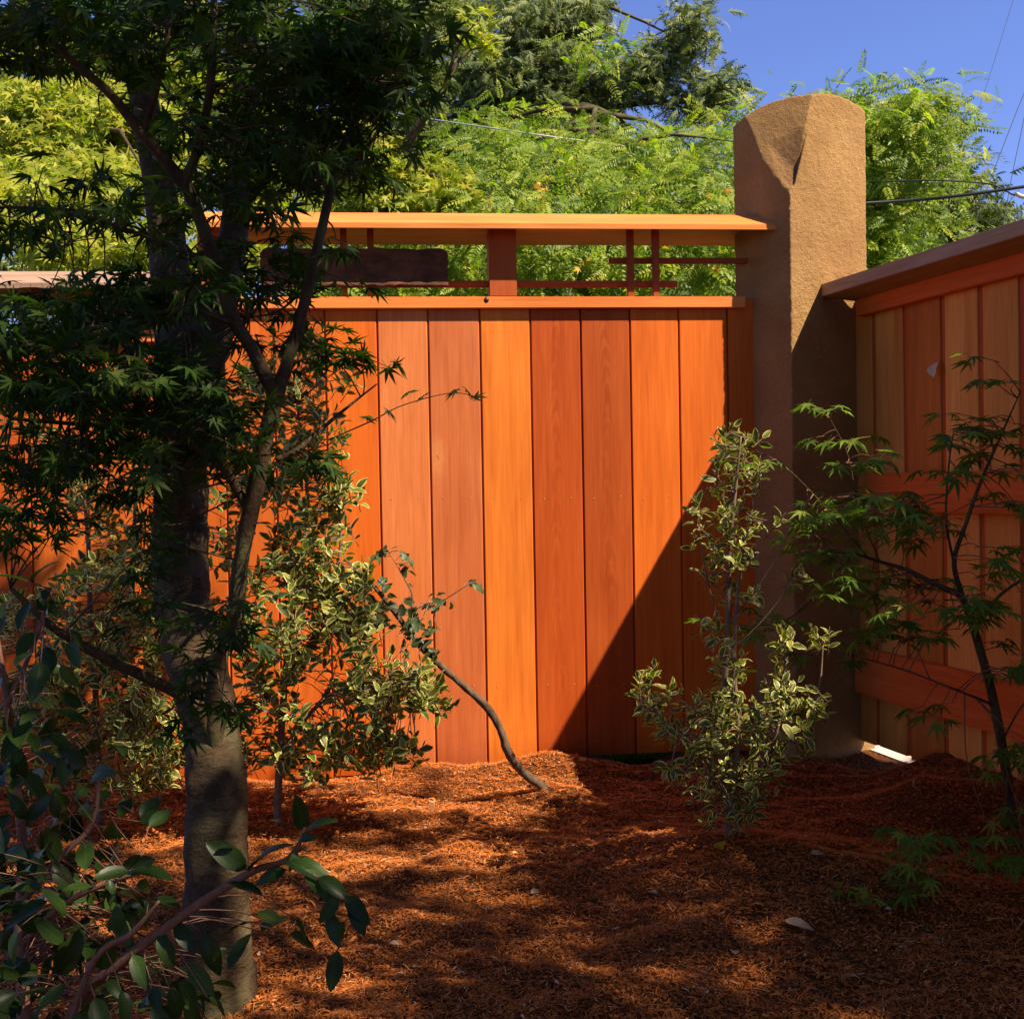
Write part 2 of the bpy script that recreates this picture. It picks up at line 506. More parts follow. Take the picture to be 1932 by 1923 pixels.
def mulch_bed():
    xs = np.concatenate([np.linspace(-6, -1.9, 20, endpoint=False), np.linspace(-1.9, 1.75, 330), np.linspace(1.78, 2.2, 6)])
    ys = np.concatenate([np.linspace(-2, 1.8, 16, endpoint=False), np.linspace(1.8, 4.2, 240)])
    V, T = [], []
    for y in ys:
        for x in xs:
            V.append((x, y, ground_h(x, y)))
    n = len(xs)
    # keep the bed on the yard side of both fences
    for j in range(len(ys) - 1):
        for i in range(n - 1):
            x, y = xs[i], ys[j]
            if y > 4.0 + 0.098 * x + 0.05: continue
            if x > 1.294 + 0.2897 * (4.05 - y) + 0.02: continue
            a = j * n + i
            T.append((a, a + 1, a + n + 1, a + n))
    link('mulch_bed', raw_mesh('mulch_bed', np.array(V), np.array(T), M['mulch'], True), kind='structure')


mulch_bed()


def fibres(n=210000):
    x = rng.uniform(-1.75, 1.7, n * 2)
    y = 4.1 - 2.3 * rng.uniform(0, 1, n * 2) ** 0.85
    ok = (y < 3.98 + 0.098 * x) & (x < 1.27 + 0.2897 * (4.05 - y)) & (np.abs(x) < 0.50 * y + 0.15)
    x, y = x[ok][:n], y[ok][:n]
    n = len(x)
    z = np.array([ground_h(a, b) for a, b in zip(x, y)])
    L = rng.gamma(1.8, 0.0045, n) + 0.005
    L = np.minimum(L, 0.060)
    wd = rng.uniform(0.0004, 0.0012, n) * (1 + (rng.uniform(0, 1, n) < 0.03) * 3.0)
    a = rng.uniform(0, 2 * math.pi, n)
    tilt = rng.normal(0, 0.16, n)
    d = np.stack([np.cos(a) * np.cos(tilt), np.sin(a) * np.cos(tilt), np.sin(tilt)], 1)
    s = np.stack([-np.sin(a), np.cos(a), rng.normal(0, 0.25, n)], 1)
    s /= np.linalg.norm(s, axis=1)[:, None]
    c = np.stack([x, y, z + 0.0065 + np.abs(np.sin(tilt)) * L * 0.45], 1)
    bow = np.array([0, 0, 1.0]) * (L * rng.uniform(-0.1, 0.2, n))[:, None] + s * (L * rng.normal(0, 0.12, n))[:, None]
    h = (L / 2)[:, None] * d
    sw = s * wd[:, None]
    V = np.stack([c - h - sw * .5, c - h + sw * .5, c + bow - sw, c + bow + sw, c + h - sw * .4, c + h + sw * .4], 1).reshape(-1, 3)
    b = np.arange(n)[:, None] * 6
    T = np.concatenate([b + np.array(q) for q in ((0, 1, 3), (0, 3, 2), (2, 3, 5), (2, 5, 4))], 0)
    t = rng.beta(4.0, 3.2, n)
    t = np.where(rng.uniform(0, 1, n) < 0.025, 1.0, t * 0.93)
    # tone differs at random from fibre to fibre
    link('mulch_fibres', raw_mesh('mulch_fibres', V, T, M['fibre'], attrs={'tint': np.repeat(t, 6)}), kind='stuff',
         label='loose shredded red bark fibres covering the planting bed')


fibres()


def flakes(n=8000):
    x = rng.uniform(-1.7, 1.6, n); y = 4.05 - 2.2 * rng.uniform(0, 1, n) ** .85
    ok = (y < 3.96 + .098 * x) & (x < 1.22 + .2897 * (4.05 - y))
    x, y = x[ok], y[ok]; n = len(x)
    c = np.stack([x, y, [ground_h(a, b) + .006 for a, b in zip(x, y)]], 1)
    a = rng.uniform(0, 6.28, n)
    d = np.stack([np.cos(a), np.sin(a), rng.normal(0, .3, n)], 1) * (rng.uniform(.003, .010, n) * np.where(rng.uniform(0, 1, n) < .06, 2.2, 1))[:, None]
    e = np.stack([-np.sin(a), np.cos(a), rng.normal(0, .35, n)], 1) * rng.uniform(.0015, .005, n)[:, None]
    k = rng.uniform(.5, 1.1, (n, 1))
    V = np.stack([c - d, c + e * k, c + d * .8 + e * .3, c - e], 1).reshape(-1, 3)
    b = np.arange(n)[:, None] * 4
    T = np.concatenate([b + np.array([0, 3, 1]), b + np.array([1, 3, 2])], 0)
    t = np.where(rng.uniform(0, 1, n) < .12, rng.uniform(.9, 1, n), rng.uniform(0, .75, n))
    link('bark_flakes', raw_mesh('bark_flakes', V, T, M['fibre'], attrs={'tint': np.repeat(t, 4)}), kind='stuff', label='small bark flakes and leaf bits strewn over the planting bed')


flakes()

# path beyond the side fence, lawn beyond the main fence
sl = MB().box(1.30, 3.4, -1.0, 4.9, -0.08, -0.005)
sl_o = sl.build('path', M['concrete'], kind='structure')
sl_o.rotation_euler = (0, 0, 0)
# turn the path so that it runs along the side fence
sl_o.location = (0, 0, 0)
me_ = sl_o.data
for v in me_.vertices:
    v.co.x = v.co.x + 0.2897 * (4.05 - v.co.y) + 0.04
lw = MB().box(-6, 1.25, 4.18, 9.0, -0.09, -0.02)
lw_o = lw.build('lawn', M['earth'], kind='structure')
for v in lw_o.data.vertices:
    if v.co.y < 5: v.co.y += 0.098 * v.co.x


def grass():
    n = 2600
    x = rng.uniform(0.05, 0.95, n)
    y = 4.08 + 0.098 * x + rng.uniform(0, 0.55, n) ** 1.5
    h = rng.uniform(0.05, 0.10, n)
    a = rng.uniform(0, 6.28, n)
    c = np.stack([x, y, np.full(n, -0.025)], 1)
    s = np.stack([np.cos(a), np.sin(a), np.zeros(n)], 1) * 0.0025
    tip = c + np.stack([np.cos(a + 1.5) * h * .4, np.sin(a + 1.5) * h * .4, h], 1)
    V = np.stack([c - s, c + s, tip], 1).reshape(-1, 3)
    link('lawn_grass', raw_mesh('lawn_grass', V, np.arange(n * 3).reshape(-1, 3), M['grass'], attrs={'tint': np.repeat(rng.uniform(0, 1, n), 3)}),
         kind='stuff', label='short green grass showing under the gap of the plank fence')


grass()

# ------------------------------------------------------------------ main fence
ANG = math.radians(5.6)
FO = Vector((0, 4.0, 0))
FR = Matrix.Rotation(ANG, 3, 'Z')


def fp(px, py, yl=0.0):
    """photo pixel -> (u, z) on the fence's own plane local y = yl"""
    o = FR.transposed() @ (CAM - FO)
    d = FR.transposed() @ ray(px, py)
    k = (yl - o.y) / d.y
    p = o + d * k
    return p.x, p.z


fence = thing('plank_fence', FO, 'raised orange cedar fence panel with open lattice and gabled cap beside the stone pillar', 'fence', ANG)

EDGES = [388, 420 - 0, 515, 612, 711, 807, 905, 1000, 1095, 1188, 1280, 1372, 1470]
EDGES[0] = 372
TONES = [(0.60, .150, .030), (0.60, .145, .028), (0.66, .160, .032), (0.70, .165, .026), (0.70, .235, .105), (0.58, .178, .085), (0.78, .242, .048),
         (0.50, .100, .022), (0.46, .098, .024), (0.72, .175, .028), (0.72, .175, .028), (0.66, .150, .026)]
bu = [fp(e, 605)[0] for e in EDGES]
ZT = 1.66


def plank(parent, u0, u1, z0, z1, col, fig=False, y=0.0, gap=0.006, mat=None):
    m = MB()
    um = (u0 + u1) / 2
    a, b = u0 - um + gap / 2, u1 - um - gap / 2
    # face with eased edges and a recessed tongue on one side
    e = 0.0025
    prof = [(a, 0.022), (a, e), (a + e, 0), (b - e, 0), (b, e), (b, 0.012), (b + gap * 1.6, 0.012), (b + gap * 1.6, 0.022)]
    n = len(prof)
    V = [(px_, yy, z0) for px_, yy in prof] + [(px_, yy, z1) for px_, yy in prof]
    Fs = [tuple(range(n)), tuple(range(2 * n - 1, n - 1, -1))] + [(i, (i + 1) % n, (i + 1) % n + n, i + n) for i in range(n)]
    m.add(V, Fs)
    o = m.build('plank', mat or (M['board_fig'] if fig else M['board']), parent)
    o.location = (um, y, 0)
    o.color = (col[0], col[1] * .84, col[2] * .52, 1)
    return o


LOOKS = {4: 'pinkish brown plank', 5: 'pinkish brown plank with a pale knot', 6: 'pale yellow-orange plank', 7: 'red-brown plank with flame grain', 8: 'dark red-brown plank with flame grain'}
for i in range(len(EDGES) - 1):
    zb = -0.03 + 0.004 * i if i < 8 or i > 10 else 0.018
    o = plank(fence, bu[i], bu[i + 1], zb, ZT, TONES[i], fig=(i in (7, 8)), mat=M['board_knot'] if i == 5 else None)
    if i in LOOKS: o['label'] = LOOKS[i]

# rail under the lattice
RY = -0.021
ur0, zr1 = fp(372, 560, RY)
ur1, zr0 = fp(1407, 582, RY)
zr1 = fp(900, 560, RY)[1]
zr0 = fp(900, 582, RY)[1]
o = MB().box(ur0, ur1, RY, 0.075, zr0, zr1).build('rail', M['rail'], fence, bevel=0.0025)
o.color = (0.82, .25, .055, 1)
kx, kz = fp(918, 566, RY)
V, T = tube([(kx, RY - 0.0015, kz), (kx, RY + 0.004, kz)], [0.0085, 0.009], 2, 12)
V[:, 2] = kz + (V[:, 2] - kz) * 1.15
link('knot', raw_mesh('knot', V, T, M['knot'], True), fence)

# gabled cap
CEZ = fp(900, 432, -0.095)[1]
RZ = fp(900, 403, 0.0)[1]
uc0 = fp(372, 430, -0.095)[0]
uc1 = fp(1480, 430, -0.095)[0]
t_ = 0.019
o = MB().prism_x([(-0.095, CEZ), (-0.095, CEZ + t_), (0.0, RZ), (0.0, RZ - t_ * 1.25)], uc0, uc1).build('cap_board', M['rail'], fence, bevel=0.0015, label='sunlit front cap board')
o.color = (0.72, .24, .055, 1)
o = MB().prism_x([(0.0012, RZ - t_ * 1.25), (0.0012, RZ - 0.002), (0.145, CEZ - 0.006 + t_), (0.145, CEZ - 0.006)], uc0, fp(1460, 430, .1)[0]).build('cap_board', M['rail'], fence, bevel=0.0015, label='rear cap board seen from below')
o.color = (0.88, .36, .12, 1)  # lighter than the front board, standing in for bounced light
ridge_z = RZ - t_ * 1.25 - 0.004

# posts
def post(px0, px1, y0, y1, zb, zt, parent=fence, name='post', col=(0.44, .090, .020)):
    u0 = fp(px0, 520, y0)[0]; u1 = fp(px1, 520, y0)[0]
    o = MB().box(u0, u1, y0, y1, zb, zt).build(name, M['board'], parent, bevel=0.002)
    o.color = (*col, 1)
    return o


post(923, 975, -0.018, 0.07, zr1 + 0.001, RZ - 0.055)
post(374, 420, -0.018, 0.07, zr1 + 0.001, RZ - 0.055)
# lattice
LT = (0.36, .072, .018)
for a, b in ((643, 655), (694, 706), (1184, 1197), (1232, 1245)):
    post(a, b, 0.0, 0.022, zr1 + 0.001, RZ - 0.045, name='lattice_upright', col=LT)
def bar(px0, px1, py0, py1, y0, y1):
    u0 = fp(px0, 520, y0)[0]; u1 = fp(px1, 520, y0)[0]
    o = MB().box(u0, u1, y0, y1, fp(960, py1, y0)[1], fp(960, py0, y0)[1]).build('lattice_bar', M['rail'], fence, bevel=0.0015)
    o.color = (0.34, .068, .018, 1)
bar(1150, 1436, 486, 497, 0.0225, 0.040)
bar(977, 1278, 530, 542, 0.0225, 0.042)
bar(600, 921, 530, 542, 0.0225, 0.042)

# nail heads
nb = MB()
for i in range(len(EDGES) - 1):
    for py in (939, 1293):
        for fr in (0.22, 0.76):
            u = bu[i] + (bu[i + 1] - bu[i]) * fr
            z = fp((EDGES[i] + EDGES[i + 1]) / 2, py)[1] + random.uniform(-.004, .004)
            r = 0.0026
            nb.add([(u + r * math.cos(k), -0.0012, z + r * math.sin(k)) for k in np.linspace(0, 6.283, 7)[:-1]], [tuple(range(6))])
nb.build('nail_heads', M['nail'], fence, kind='stuff')


def rough_slab(px0, px1, py0, py1, parent, col, yf=-0.006, label=None, seed=1.0):
    """rough live-edge slab: a displaced block with an uneven lower edge"""
    u0, z1 = fp(px0, py0, yf); u1, z0 = fp(px1, py1, yf)
    nx, nz = 60, 12
    V, T = [], []
    for side in (0, 1):
        for j in range(nz + 1):
            for i in range(nx + 1):
                s, r = i / nx, j / nz
                u = u0 + (u1 - u0) * s
                z = z0 + (z1 - z0) * r
                # rounded upper corners, wavering edges
                e = min(s, 1 - s) * (u1 - u0)
                cor = max(0, 0.022 - e) / 0.022
                z -= r * 0.016 * cor ** 2
                nzv = noise.noise(Vector((u * 14 + seed, r * 2, seed)))
                z += (r - 0.4) * 0.012 * nzv
                if r < 0.01: z += 0.012 * noise.noise(Vector((u * 30 + seed, 3, seed))) + 0.010 * noise.noise(Vector((u * 9, 7, seed)))
                if s in (0, 1): u += 0.006 * noise.noise(Vector((r * 9, s * 5, seed)))
                y = yf + side * 0.0112 + (0.004 * noise.noise(Vector((u * 22, z * 30, seed))) if side == 0 else 0)
                if side == 0 and r < 0.12: y -= 0.016 * (1 - r / 0.12) * (0.7 + noise.noise(Vector((u * 26, 1, seed))))
                V.append((u, y, z))
    n = (nx + 1) * (nz + 1)
    ix = lambda i, j, s: s * n + j * (nx + 1) + i
    for j in range(nz):
        for i in range(nx):
            T.append((ix(i, j, 0), ix(i + 1, j, 0), ix(i + 1, j + 1, 0), ix(i, j + 1, 0)))
            T.append((ix(i, j, 1), ix(i, j + 1, 1), ix(i + 1, j + 1, 1), ix(i + 1, j, 1)))
    for i in range(nx):
        T.append((ix(i, 0, 0), ix(i, 0, 1), ix(i + 1, 0, 1), ix(i + 1, 0, 0)))
        T.append((ix(i, nz, 0), ix(i + 1, nz, 0), ix(i + 1, nz, 1), ix(i, nz, 1)))
    for j in range(nz):
        T.append((ix(0, j, 0), ix(0, j + 1, 0), ix(0, j + 1, 1), ix(0, j, 1)))
        T.append((ix(nx, j, 0), ix(nx, j, 1), ix(nx, j + 1, 1), ix(nx, j + 1, 0)))
    o = link('wood_slab', raw_mesh('wood_slab', np.array(V), np.array(T), M['slab'], True), parent)
    if label: o['label'] = label
    return o


rough_slab(490, 846, 469, 541, fence, None, yf=-0.0125, label='dark rough live-edge slab in the lattice')

# lower fence section beyond the trunk
low = thing('low_fence_section', FO, 'lower weathered fence section running behind the maple trunk', 'fence', ANG)
le = [-140, -42, 57, 165, 262, 360 + 11]
lb = [fp(e, 900)[0] for e in le]
LTON = [(0.62, .15, .03), (0.58, .13, .028), (0.64, .16, .032), (0.60, .145, .03), (0.62, .15, .03)]
LZT = fp(130, 640)[1]
for i in range(len(le) - 1):
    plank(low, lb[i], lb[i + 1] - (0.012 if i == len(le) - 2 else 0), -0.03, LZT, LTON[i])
lu0 = fp(-150, 600)[0]; lu1 = bu[0] - 0.006
lrz0 = LZT - 0.015
o = MB().box(lu0, lu1, RY, 0.075, lrz0, lrz0 + 0.042).build('rail', M['rail'], low, bevel=0.0025); o.color = (0.66, .19, .05, 1)
lez = fp(120, 545, -0.095)[1]; lrz = lez + (RZ - CEZ)
o = MB().prism_x([(-0.095, lez), (-0.095, lez + t_), (0.0, lrz), (0.0, lrz - t_ * 1.25)], lu0, lu1).build('cap_board', M['grey_cap'], low, bevel=0.0015, label='greyed front cap board'); o.color = (0.36, .23, .155, 1)
o = MB().prism_x([(0.0012, lrz - t_ * 1.25), (0.0012, lrz - 0.002), (0.145, lez - 0.006 + t_), (0.145, lez - 0.006)], lu0, lu1).build('cap_board', M['rail'], low, bevel=0.0015, label='rear cap board'); o.color = (0.5, .15, .045, 1)
for a, b in ((60, 74), (115, 128)):
    u0, u1 = fp(a, 560, 0)[0], fp(b, 560, 0)[0]
    o = MB().box(u0, u1, 0.0, 0.022, lrz0 + 0.043, lrz - 0.045).build('lattice_upright', M['board'], low); o.color = (*LT, 1)
rough_slab(150, 330, 572, 614, low, None, yf=-0.0125, label='rough reddish live-edge slab', seed=6.0)
u0, u1 = fp(366, 560, -0.018)[0] - 0.045, fp(366, 560, -0.018)[0]

# ------------------------------------------------------------------ stone pillar
PZ = 2.392
Fp, Lp, Rp = np.array([at(1497, 900, 3.955).x, 3.955]), np.array([at(1392, 900, 4.17).x, 4.17]), np.array([at(1640, 900, 4.15).x, 4.15])
Bp = Lp + Rp - Fp
Lm = (Fp * 0.56 + Lp * 0.44) + np.array([-0.010, -0.009])
poly = [Fp, Rp, Bp, Lp, Lm]
cen = (Lp + Rp) / 2


def pillar():
    NA, NZ, NT_ = 200, 260, 30
    # resample outline by arclength, corners kept crisp
    P = poly + [poly[0]]
    seg = [np.linalg.norm(P[i + 1] - P[i]) for i in range(len(poly))]
    tot = sum(seg)
    out = []
    for k in range(NA):
        s = tot * k / NA
        i = 0
        while s > seg[i]:
            s -= seg[i]; i += 1
        out.append(P[i] + (P[i + 1] - P[i]) * s / seg[i])
    out = np.array(out)
    # ease the corners a touch
    out = 0.8 * out + 0.1 * np.roll(out, 1, 0) + 0.1 * np.roll(out, -1, 0)
    rel = out - cen
    ztop = lambda r: PZ - 0.060 * (np.hypot(r[0], r[1]) / 0.21) ** 2.4 + 0.17 * max(0, r[0])
    V = []
    for j in range(NZ + 1):
        for k in range(NA):
            zt = ztop(rel[k])
            z = -0.10 + (zt + 0.10) * j / NZ
            lean = 1.0 + 0.05 * max(0, (1.6 - z) / 1.6)
            V.append((cen[0] + rel[k][0] * lean, cen[1] + rel[k][1] * lean, z))
    for j in range(1, NT_ + 1):
        s = 1 - j / NT_
        for k in range(NA):
            r = rel[k] * s
            V.append((cen[0] + r[0], cen[1] + r[1], ztop(r)))
    T = []
    for j in range(NZ + NT_):
        for k in range(NA):
            a, b = j * NA + k, j * NA + (k + 1) % NA
            T.append((a, b, b + NA, a + NA))
    V = np.array(V)
    # chipped front corner: cut by a tilted plane
    fb = np.array([Fp[0], Fp[1], at(1485, 350, 3.95).z])
    tl = at(1470, 262, 4.02); tr = at(1519, 240, 3.985)
    nrm = np.cross(np.array(tr) - fb, np.array(tl) - fb); nrm /= np.linalg.norm(nrm)
    if nrm[1] > 0: nrm = -nrm
    fb = fb - nrm * 0.008
    d = (V - fb) @ nrm
    mask = (d > 0) & (V[:, 2] > fb[2] - 0.02)
    V = V - np.outer(np.where(mask, d, 0), nrm)
    # a scoop struck out of the cut, with a steep wall on its right
    qx, qy, _ = project(V)
    tri = np.array([(1446.0, 270.0), (1526.0, 236.0), (1498.0, 352.0), (1478.0, 352.0)])
    dd = np.full(len(V), 1e9)
    for i in range(4):
        p0, p1 = tri[i], tri[(i + 1) % 4]
        e = (p1 - p0) / np.linalg.norm(p1 - p0)
        dist = e[0] * (qy - p0[1]) - e[1] * (qx - p0[0])
        soft = (75.0, 7.0, 9.0, 40.0)[i]
        dd = np.minimum(dd, dist / soft)
    dd = np.where(V[:, 1] < cen[1] + .05, np.clip(dd, 0, 1), 0)
    V = V - np.outer(0.030 * dd, nrm)
    chip = np.clip(dd * 1.6, 0, 1)
    c3 = np.array([cen[0], cen[1], 0])
    for i in range(len(V)):
        p = Vector(V[i])
        q = p - Vector((cen[0], cen[1], p.z))
        nn = q.normalized() if q.length > .02 and p.z < PZ - 0.06 else Vector((0, 0, 1))
        amp = 0.35 if mask[i] else 1.0
        dd = 0.0035 * noise.noise(p * 7) + amp * (0.0022 * noise.noise(p * 38) + 0.0024 * noise.noise(p * 85))
        V[i] += np.array(nn * dd)
    base = np.array([cen[0], cen[1], 0.0])
    me = raw_mesh('stone_pillar', V - base, np.array(T), M['stone'], True, attrs={'chip': chip})
    o = link('stone_pillar', me, label='rough hewn sandstone pillar with domed top and chipped corner at the fence corner', cat='pillar')
    o.location = base
    return o


pillar()

# ------------------------------------------------------------------ side fence
SO = Vector((1.294, 4.05, 0))
SA = math.atan2(-0.9605, 0.2783)
SR = Matrix.Rotation(SA, 3, 'Z')


def sp(px, py, yl=0.0):
    o = SR.transposed() @ (CAM - SO)
    d = SR.transposed() @ ray(px, py)
    k = (yl - o.y) / d.y
    p = o + d * k
    return p.x, p.z


side = thing('side_fence', SO, 'brown cedar side fence in shade with three red-orange rails, running towards the viewer', 'fence', SA)
sx = [sp(e, 760)[0] for e in (1612, 1649, 1708, 1779, 1850, 1927)]
wd = sx[3] - sx[2]
while sx[-1] < 5.2: sx.append(sx[-1] + wd * random.uniform(0.96, 1.04))
STON = [(0.34, .135, .050), (0.36, .150, .060), (0.29, .095, .034), (0.42, .185, .080), (0.37, .155, .064), (0.38, .155, .06)]
SBZ, STZ = 0.035, 1.655
for i in range(len(sx) - 1):
    plank(side, sx[i], sx[i + 1], SBZ + 0.003 * (i % 2), STZ, tuple(v * q for v, q in zip(STON[i % 6], (1.95, 2.3, 1.8))), gap=0.024)
# battens behind the gaps show as red strips
for i in range(1, len(sx) - 1):
    o = MB().box(sx[i] - 0.0095, sx[i] + 0.0095, 0.006, 0.0115, SBZ + 0.01, STZ).build('batten', M['board'], side)
    o.color = (0.52, .10, .024, 1)


def srail(px, py0, py1, x0, x1, y0=-0.038, y1=-0.0005, col=(0.72, .16, .03)):
    za, zb = sp(px, py1, y0)[1], sp(px, py0, y0)[1]
    o = MB().box(x0, x1, y0, y1, za, zb).build('rail', M['rail'], side, bevel=0.003)
    o.color = (*col, 1)
    return za, zb


XE = 5.0
TR0, TR1 = srail(1758, 499, 560, sp(1614, 580, -.038)[0], XE)
srail(1790, 890, 968, sp(1632, 920, -.038)[0], XE)
srail(1790, 1262, 1359, sp(1612, 1300, -.038)[0], XE)
SCZ = sp(1740, 497, -0.168)[1]
o = MB().prism_x([(-0.168, SCZ - 0.008), (-0.168, SCZ + 0.036), (0.10, SCZ + 0.012), (0.10, SCZ - 0.032)], sp(1548, 545, -0.168)[0], XE).build('cap_board', M['grey_cap'], side, bevel=0.002)
o.color = (0.42, .26, .15, 1)
o = MB().box(-0.02, XE, -0.0004, 0.06, STZ - 0.0, SCZ - 0.028).build('top_beam', M['rail'], side)
o.color = (0.40, .09, .024, 1)


# ------------------------------------------------------------------ leaf shapes (base at the origin, tip at +Y, length 1, +Z up)
def maple_shape(droop=0.25, seed=0, lobes=7, simple=False):
    r_ = np.random.default_rng(seed)
    angs = {7: [-122, -78, -38, 0, 38, 78, 122], 5: [-85, -42, 0, 42, 85]}[lobes]
    lens = {7: [0.40, 0.72, 0.95, 1.0, 0.95, 0.72, 0.40], 5: [0.6, 0.92, 1.0, 0.92, 0.6]}[lobes]
    ring = []
    for i, (a, l) in enumerate(zip(angs, lens)):
        a = math.radians(a + r_.normal(0, 3)); l = l * r_.uniform(0.92, 1.05)
        if not simple: ring.append((a - 0.17, 0.52 * l))
        ring.append((a, l))
        if not simple: ring.append((a + 0.17, 0.52 * l))
        if i < len(angs) - 1:
            b = math.radians(angs[i + 1])
            ring.append(((a + b) / 2, (0.27 if not simple else 0.36) * min(l, lens[i + 1]) + 0.04))
    V = [(0, 0, 0.02)]
    for a, l in ring:
        V.append((math.sin(a) * l, math.cos(a) * l, -droop * l * l + 0.05 * r_.normal() * l))
    T = [(0, i + 2, i + 1) for i in range(len(ring) - 1)]
    n = len(V)
    if not simple:
        V += [(-0.012, 0, 0), (0.012, 0, 0), (0.01, -0.55, 0.05), (-0.01, -0.55, 0.05)]
        T += [(n, n + 1, n + 2), (n, n + 2, n + 3)]
    return np.array(V, float), np.array(T), np.zeros(len(V))


def oval_shape(width=0.45, fold=0.12, curl=0.18, wave=0.0, seed=0, pet=0.12):
    r_ = np.random.default_rng(seed)
    rows = [0.14, 0.34, 0.55, 0.76, 0.91]
    cols = [-1, -0.62, 0, 0.62, 1]
    V, R = [(0, 0, 0)], [1.0]
    for s in rows:
        wv = width * 0.5 * (math.sin(math.pi * s ** 0.85) ** 0.8)
        for c in cols:
            k = 1 + (wave * r_.uniform(-1, 1) if abs(c) == 1 else 0)
            V.append((c * wv * k, s, fold * abs(c) * wv * 2 - curl * s * s + (wave * 0.12 * r_.uniform(-1, 1) if abs(c) == 1 else 0)))
            R.append({0: 0.0, 0.62: 0.42, 1: 1.0}[abs(c)])
    V.append((0, 1.0, -curl)); R.append(1.0)
    T = [(0, i + 2, i + 1) for i in range(4)]
    for j in range(len(rows) - 1):
        for i in range(4):
            a = 1 + j * 5 + i
            T += [(a, a + 1, a + 6), (a, a + 6, a + 5)]
    e = 1 + (len(rows) - 1) * 5
    T += [(e + i, e + i + 1, len(V) - 1) for i in range(4)]
    n = len(V)
    V += [(-0.012, 0.02, 0), (0.012, 0.02, 0), (0, -pet, -0.02)]; R += [0, 0, 0]
    T += [(n, n + 1, n + 2)]
    return np.array(V, float), np.array(T), np.array(R)


def pinnate_shape(pairs=9, droop=0.25, ll=0.24, lw=0.075, seed=0):
    r_ = np.random.default_rng(seed)
    V, T = [], []
    zc = lambda y: -droop * y * y
    for i in range(pairs):
        y = 0.16 + 0.80 * i / (pairs - 1)
        l = ll * (1 - 0.45 * (i / (pairs - 1)) ** 2) * r_.uniform(.88, 1.08)
        for sd in (-1, 1):
            a = math.radians(62 + r_.normal(0, 7))
            dx, dy = sd * math.sin(a) * l, math.cos(a) * l
            b = len(V); nx, ny = -dy / l * lw * .5, dx / l * lw * .5
            z0 = zc(y); z1 = z0 - 0.25 * l + r_.normal(0, 0.015)
            V += [(0, y, z0), (dx * .5 + nx, y + dy * .5 + ny, (z0 + z1) / 2 + .01), (dx, y + dy, z1), (dx * .5 - nx, y + dy * .5 - ny, (z0 + z1) / 2 + .01)]
            T += [(b, b + 1, b + 2), (b, b + 2, b + 3)]
    b = len(V)
    V += [(0, 0.95, zc(.95)), (lw * .5, 1.04, zc(1.05)), (0, 1.16, zc(1.15)), (-lw * .5, 1.04, zc(1.05))]
    T += [(b, b + 1, b + 2), (b, b + 2, b + 3)]
    b = len(V)
    V += [(-.008, 0, 0), (.008, 0, 0), (0, 0.97, zc(.97))]
    T += [(b, b + 1, b + 2)]
    return np.array(V, float), np.array(T), np.zeros(len(V))


def needle_shape(pairs=8, droop=0.35, seed=0):
    r_ = np.random.default_rng(seed)
    V, T = [], []
    for i in range(pairs):
        y = 0.08 + 0.85 * i / (pairs - 1)
        l = 0.42 * (1 - 0.6 * (i / (pairs - 1))) * r_.uniform(.7, 1.15)
        for sd in (-1, 1):
            a = math.radians(48 + r_.normal(0, 9))
            dx, dy = sd * math.sin(a) * l, math.cos(a) * l
            z0 = -droop * y * y; b = len(V)
            V += [(0, y - .055, z0), (0, y + .06, z0), (dx, y + dy, z0 - 0.35 * l + r_.normal(0, .03))]
            T += [(b, b + 1, b + 2)]
    b = len(V)
    V += [(-.025, 0, 0), (.025, 0, 0), (0, 1.1, -droop * 1.2)]
    T += [(b, b + 1, b + 2)]
    return np.array(V, float), np.array(T), np.zeros(len(V))


def frames(D, U):
    """unit axes for leaves: D along the leaf, U roughly the upper side -> (N,3,3) columns x,y,z"""
    D = D / (np.linalg.norm(D, axis=1)[:, None] + 1e-9)
    X = np.cross(D, U); X /= np.linalg.norm(X, axis=1)[:, None] + 1e-9
    Z = np.cross(X, D)
    return np.stack([X, D, Z], 2)


def scatter(shapes, P, A, S, pick=None):
    """one big leaf mesh: shapes at P with axes A scaled S"""
    n = len(P)
    pick = rng.integers(0, len(shapes), n) if pick is None else pick
    Vs, Ts, Rs, Ks, Ls, base = [], [], [], [], [], 0
    tint = rng.uniform(0, 1, n)
    for k, (V, T, R) in enumerate(shapes):
        ix = np.where(pick == k)[0]
        if not len(ix): continue
        W = np.einsum('nij,vj->nvi', A[ix] * S[ix][:, None, None], V) + P[ix][:, None, :]
        Vs.append(W.reshape(-1, 3))
        Ts.append((T[None] + (np.arange(len(ix)) * len(V))[:, None, None] + base).reshape(-1, 3))
        Ls.append(np.tile(V[:, 1] - .9 * np.abs(V[:, 0]), len(ix))); Rs.append(np.tile(R, len(ix))); Ks.append(np.repeat(tint[ix], len(V)))
        base += len(ix) * len(V)
    return np.vstack(Vs), np.vstack(Ts), {'rim': np.concatenate(Rs), 'tint': np.concatenate(Ks), 'along': np.concatenate(Ls)}


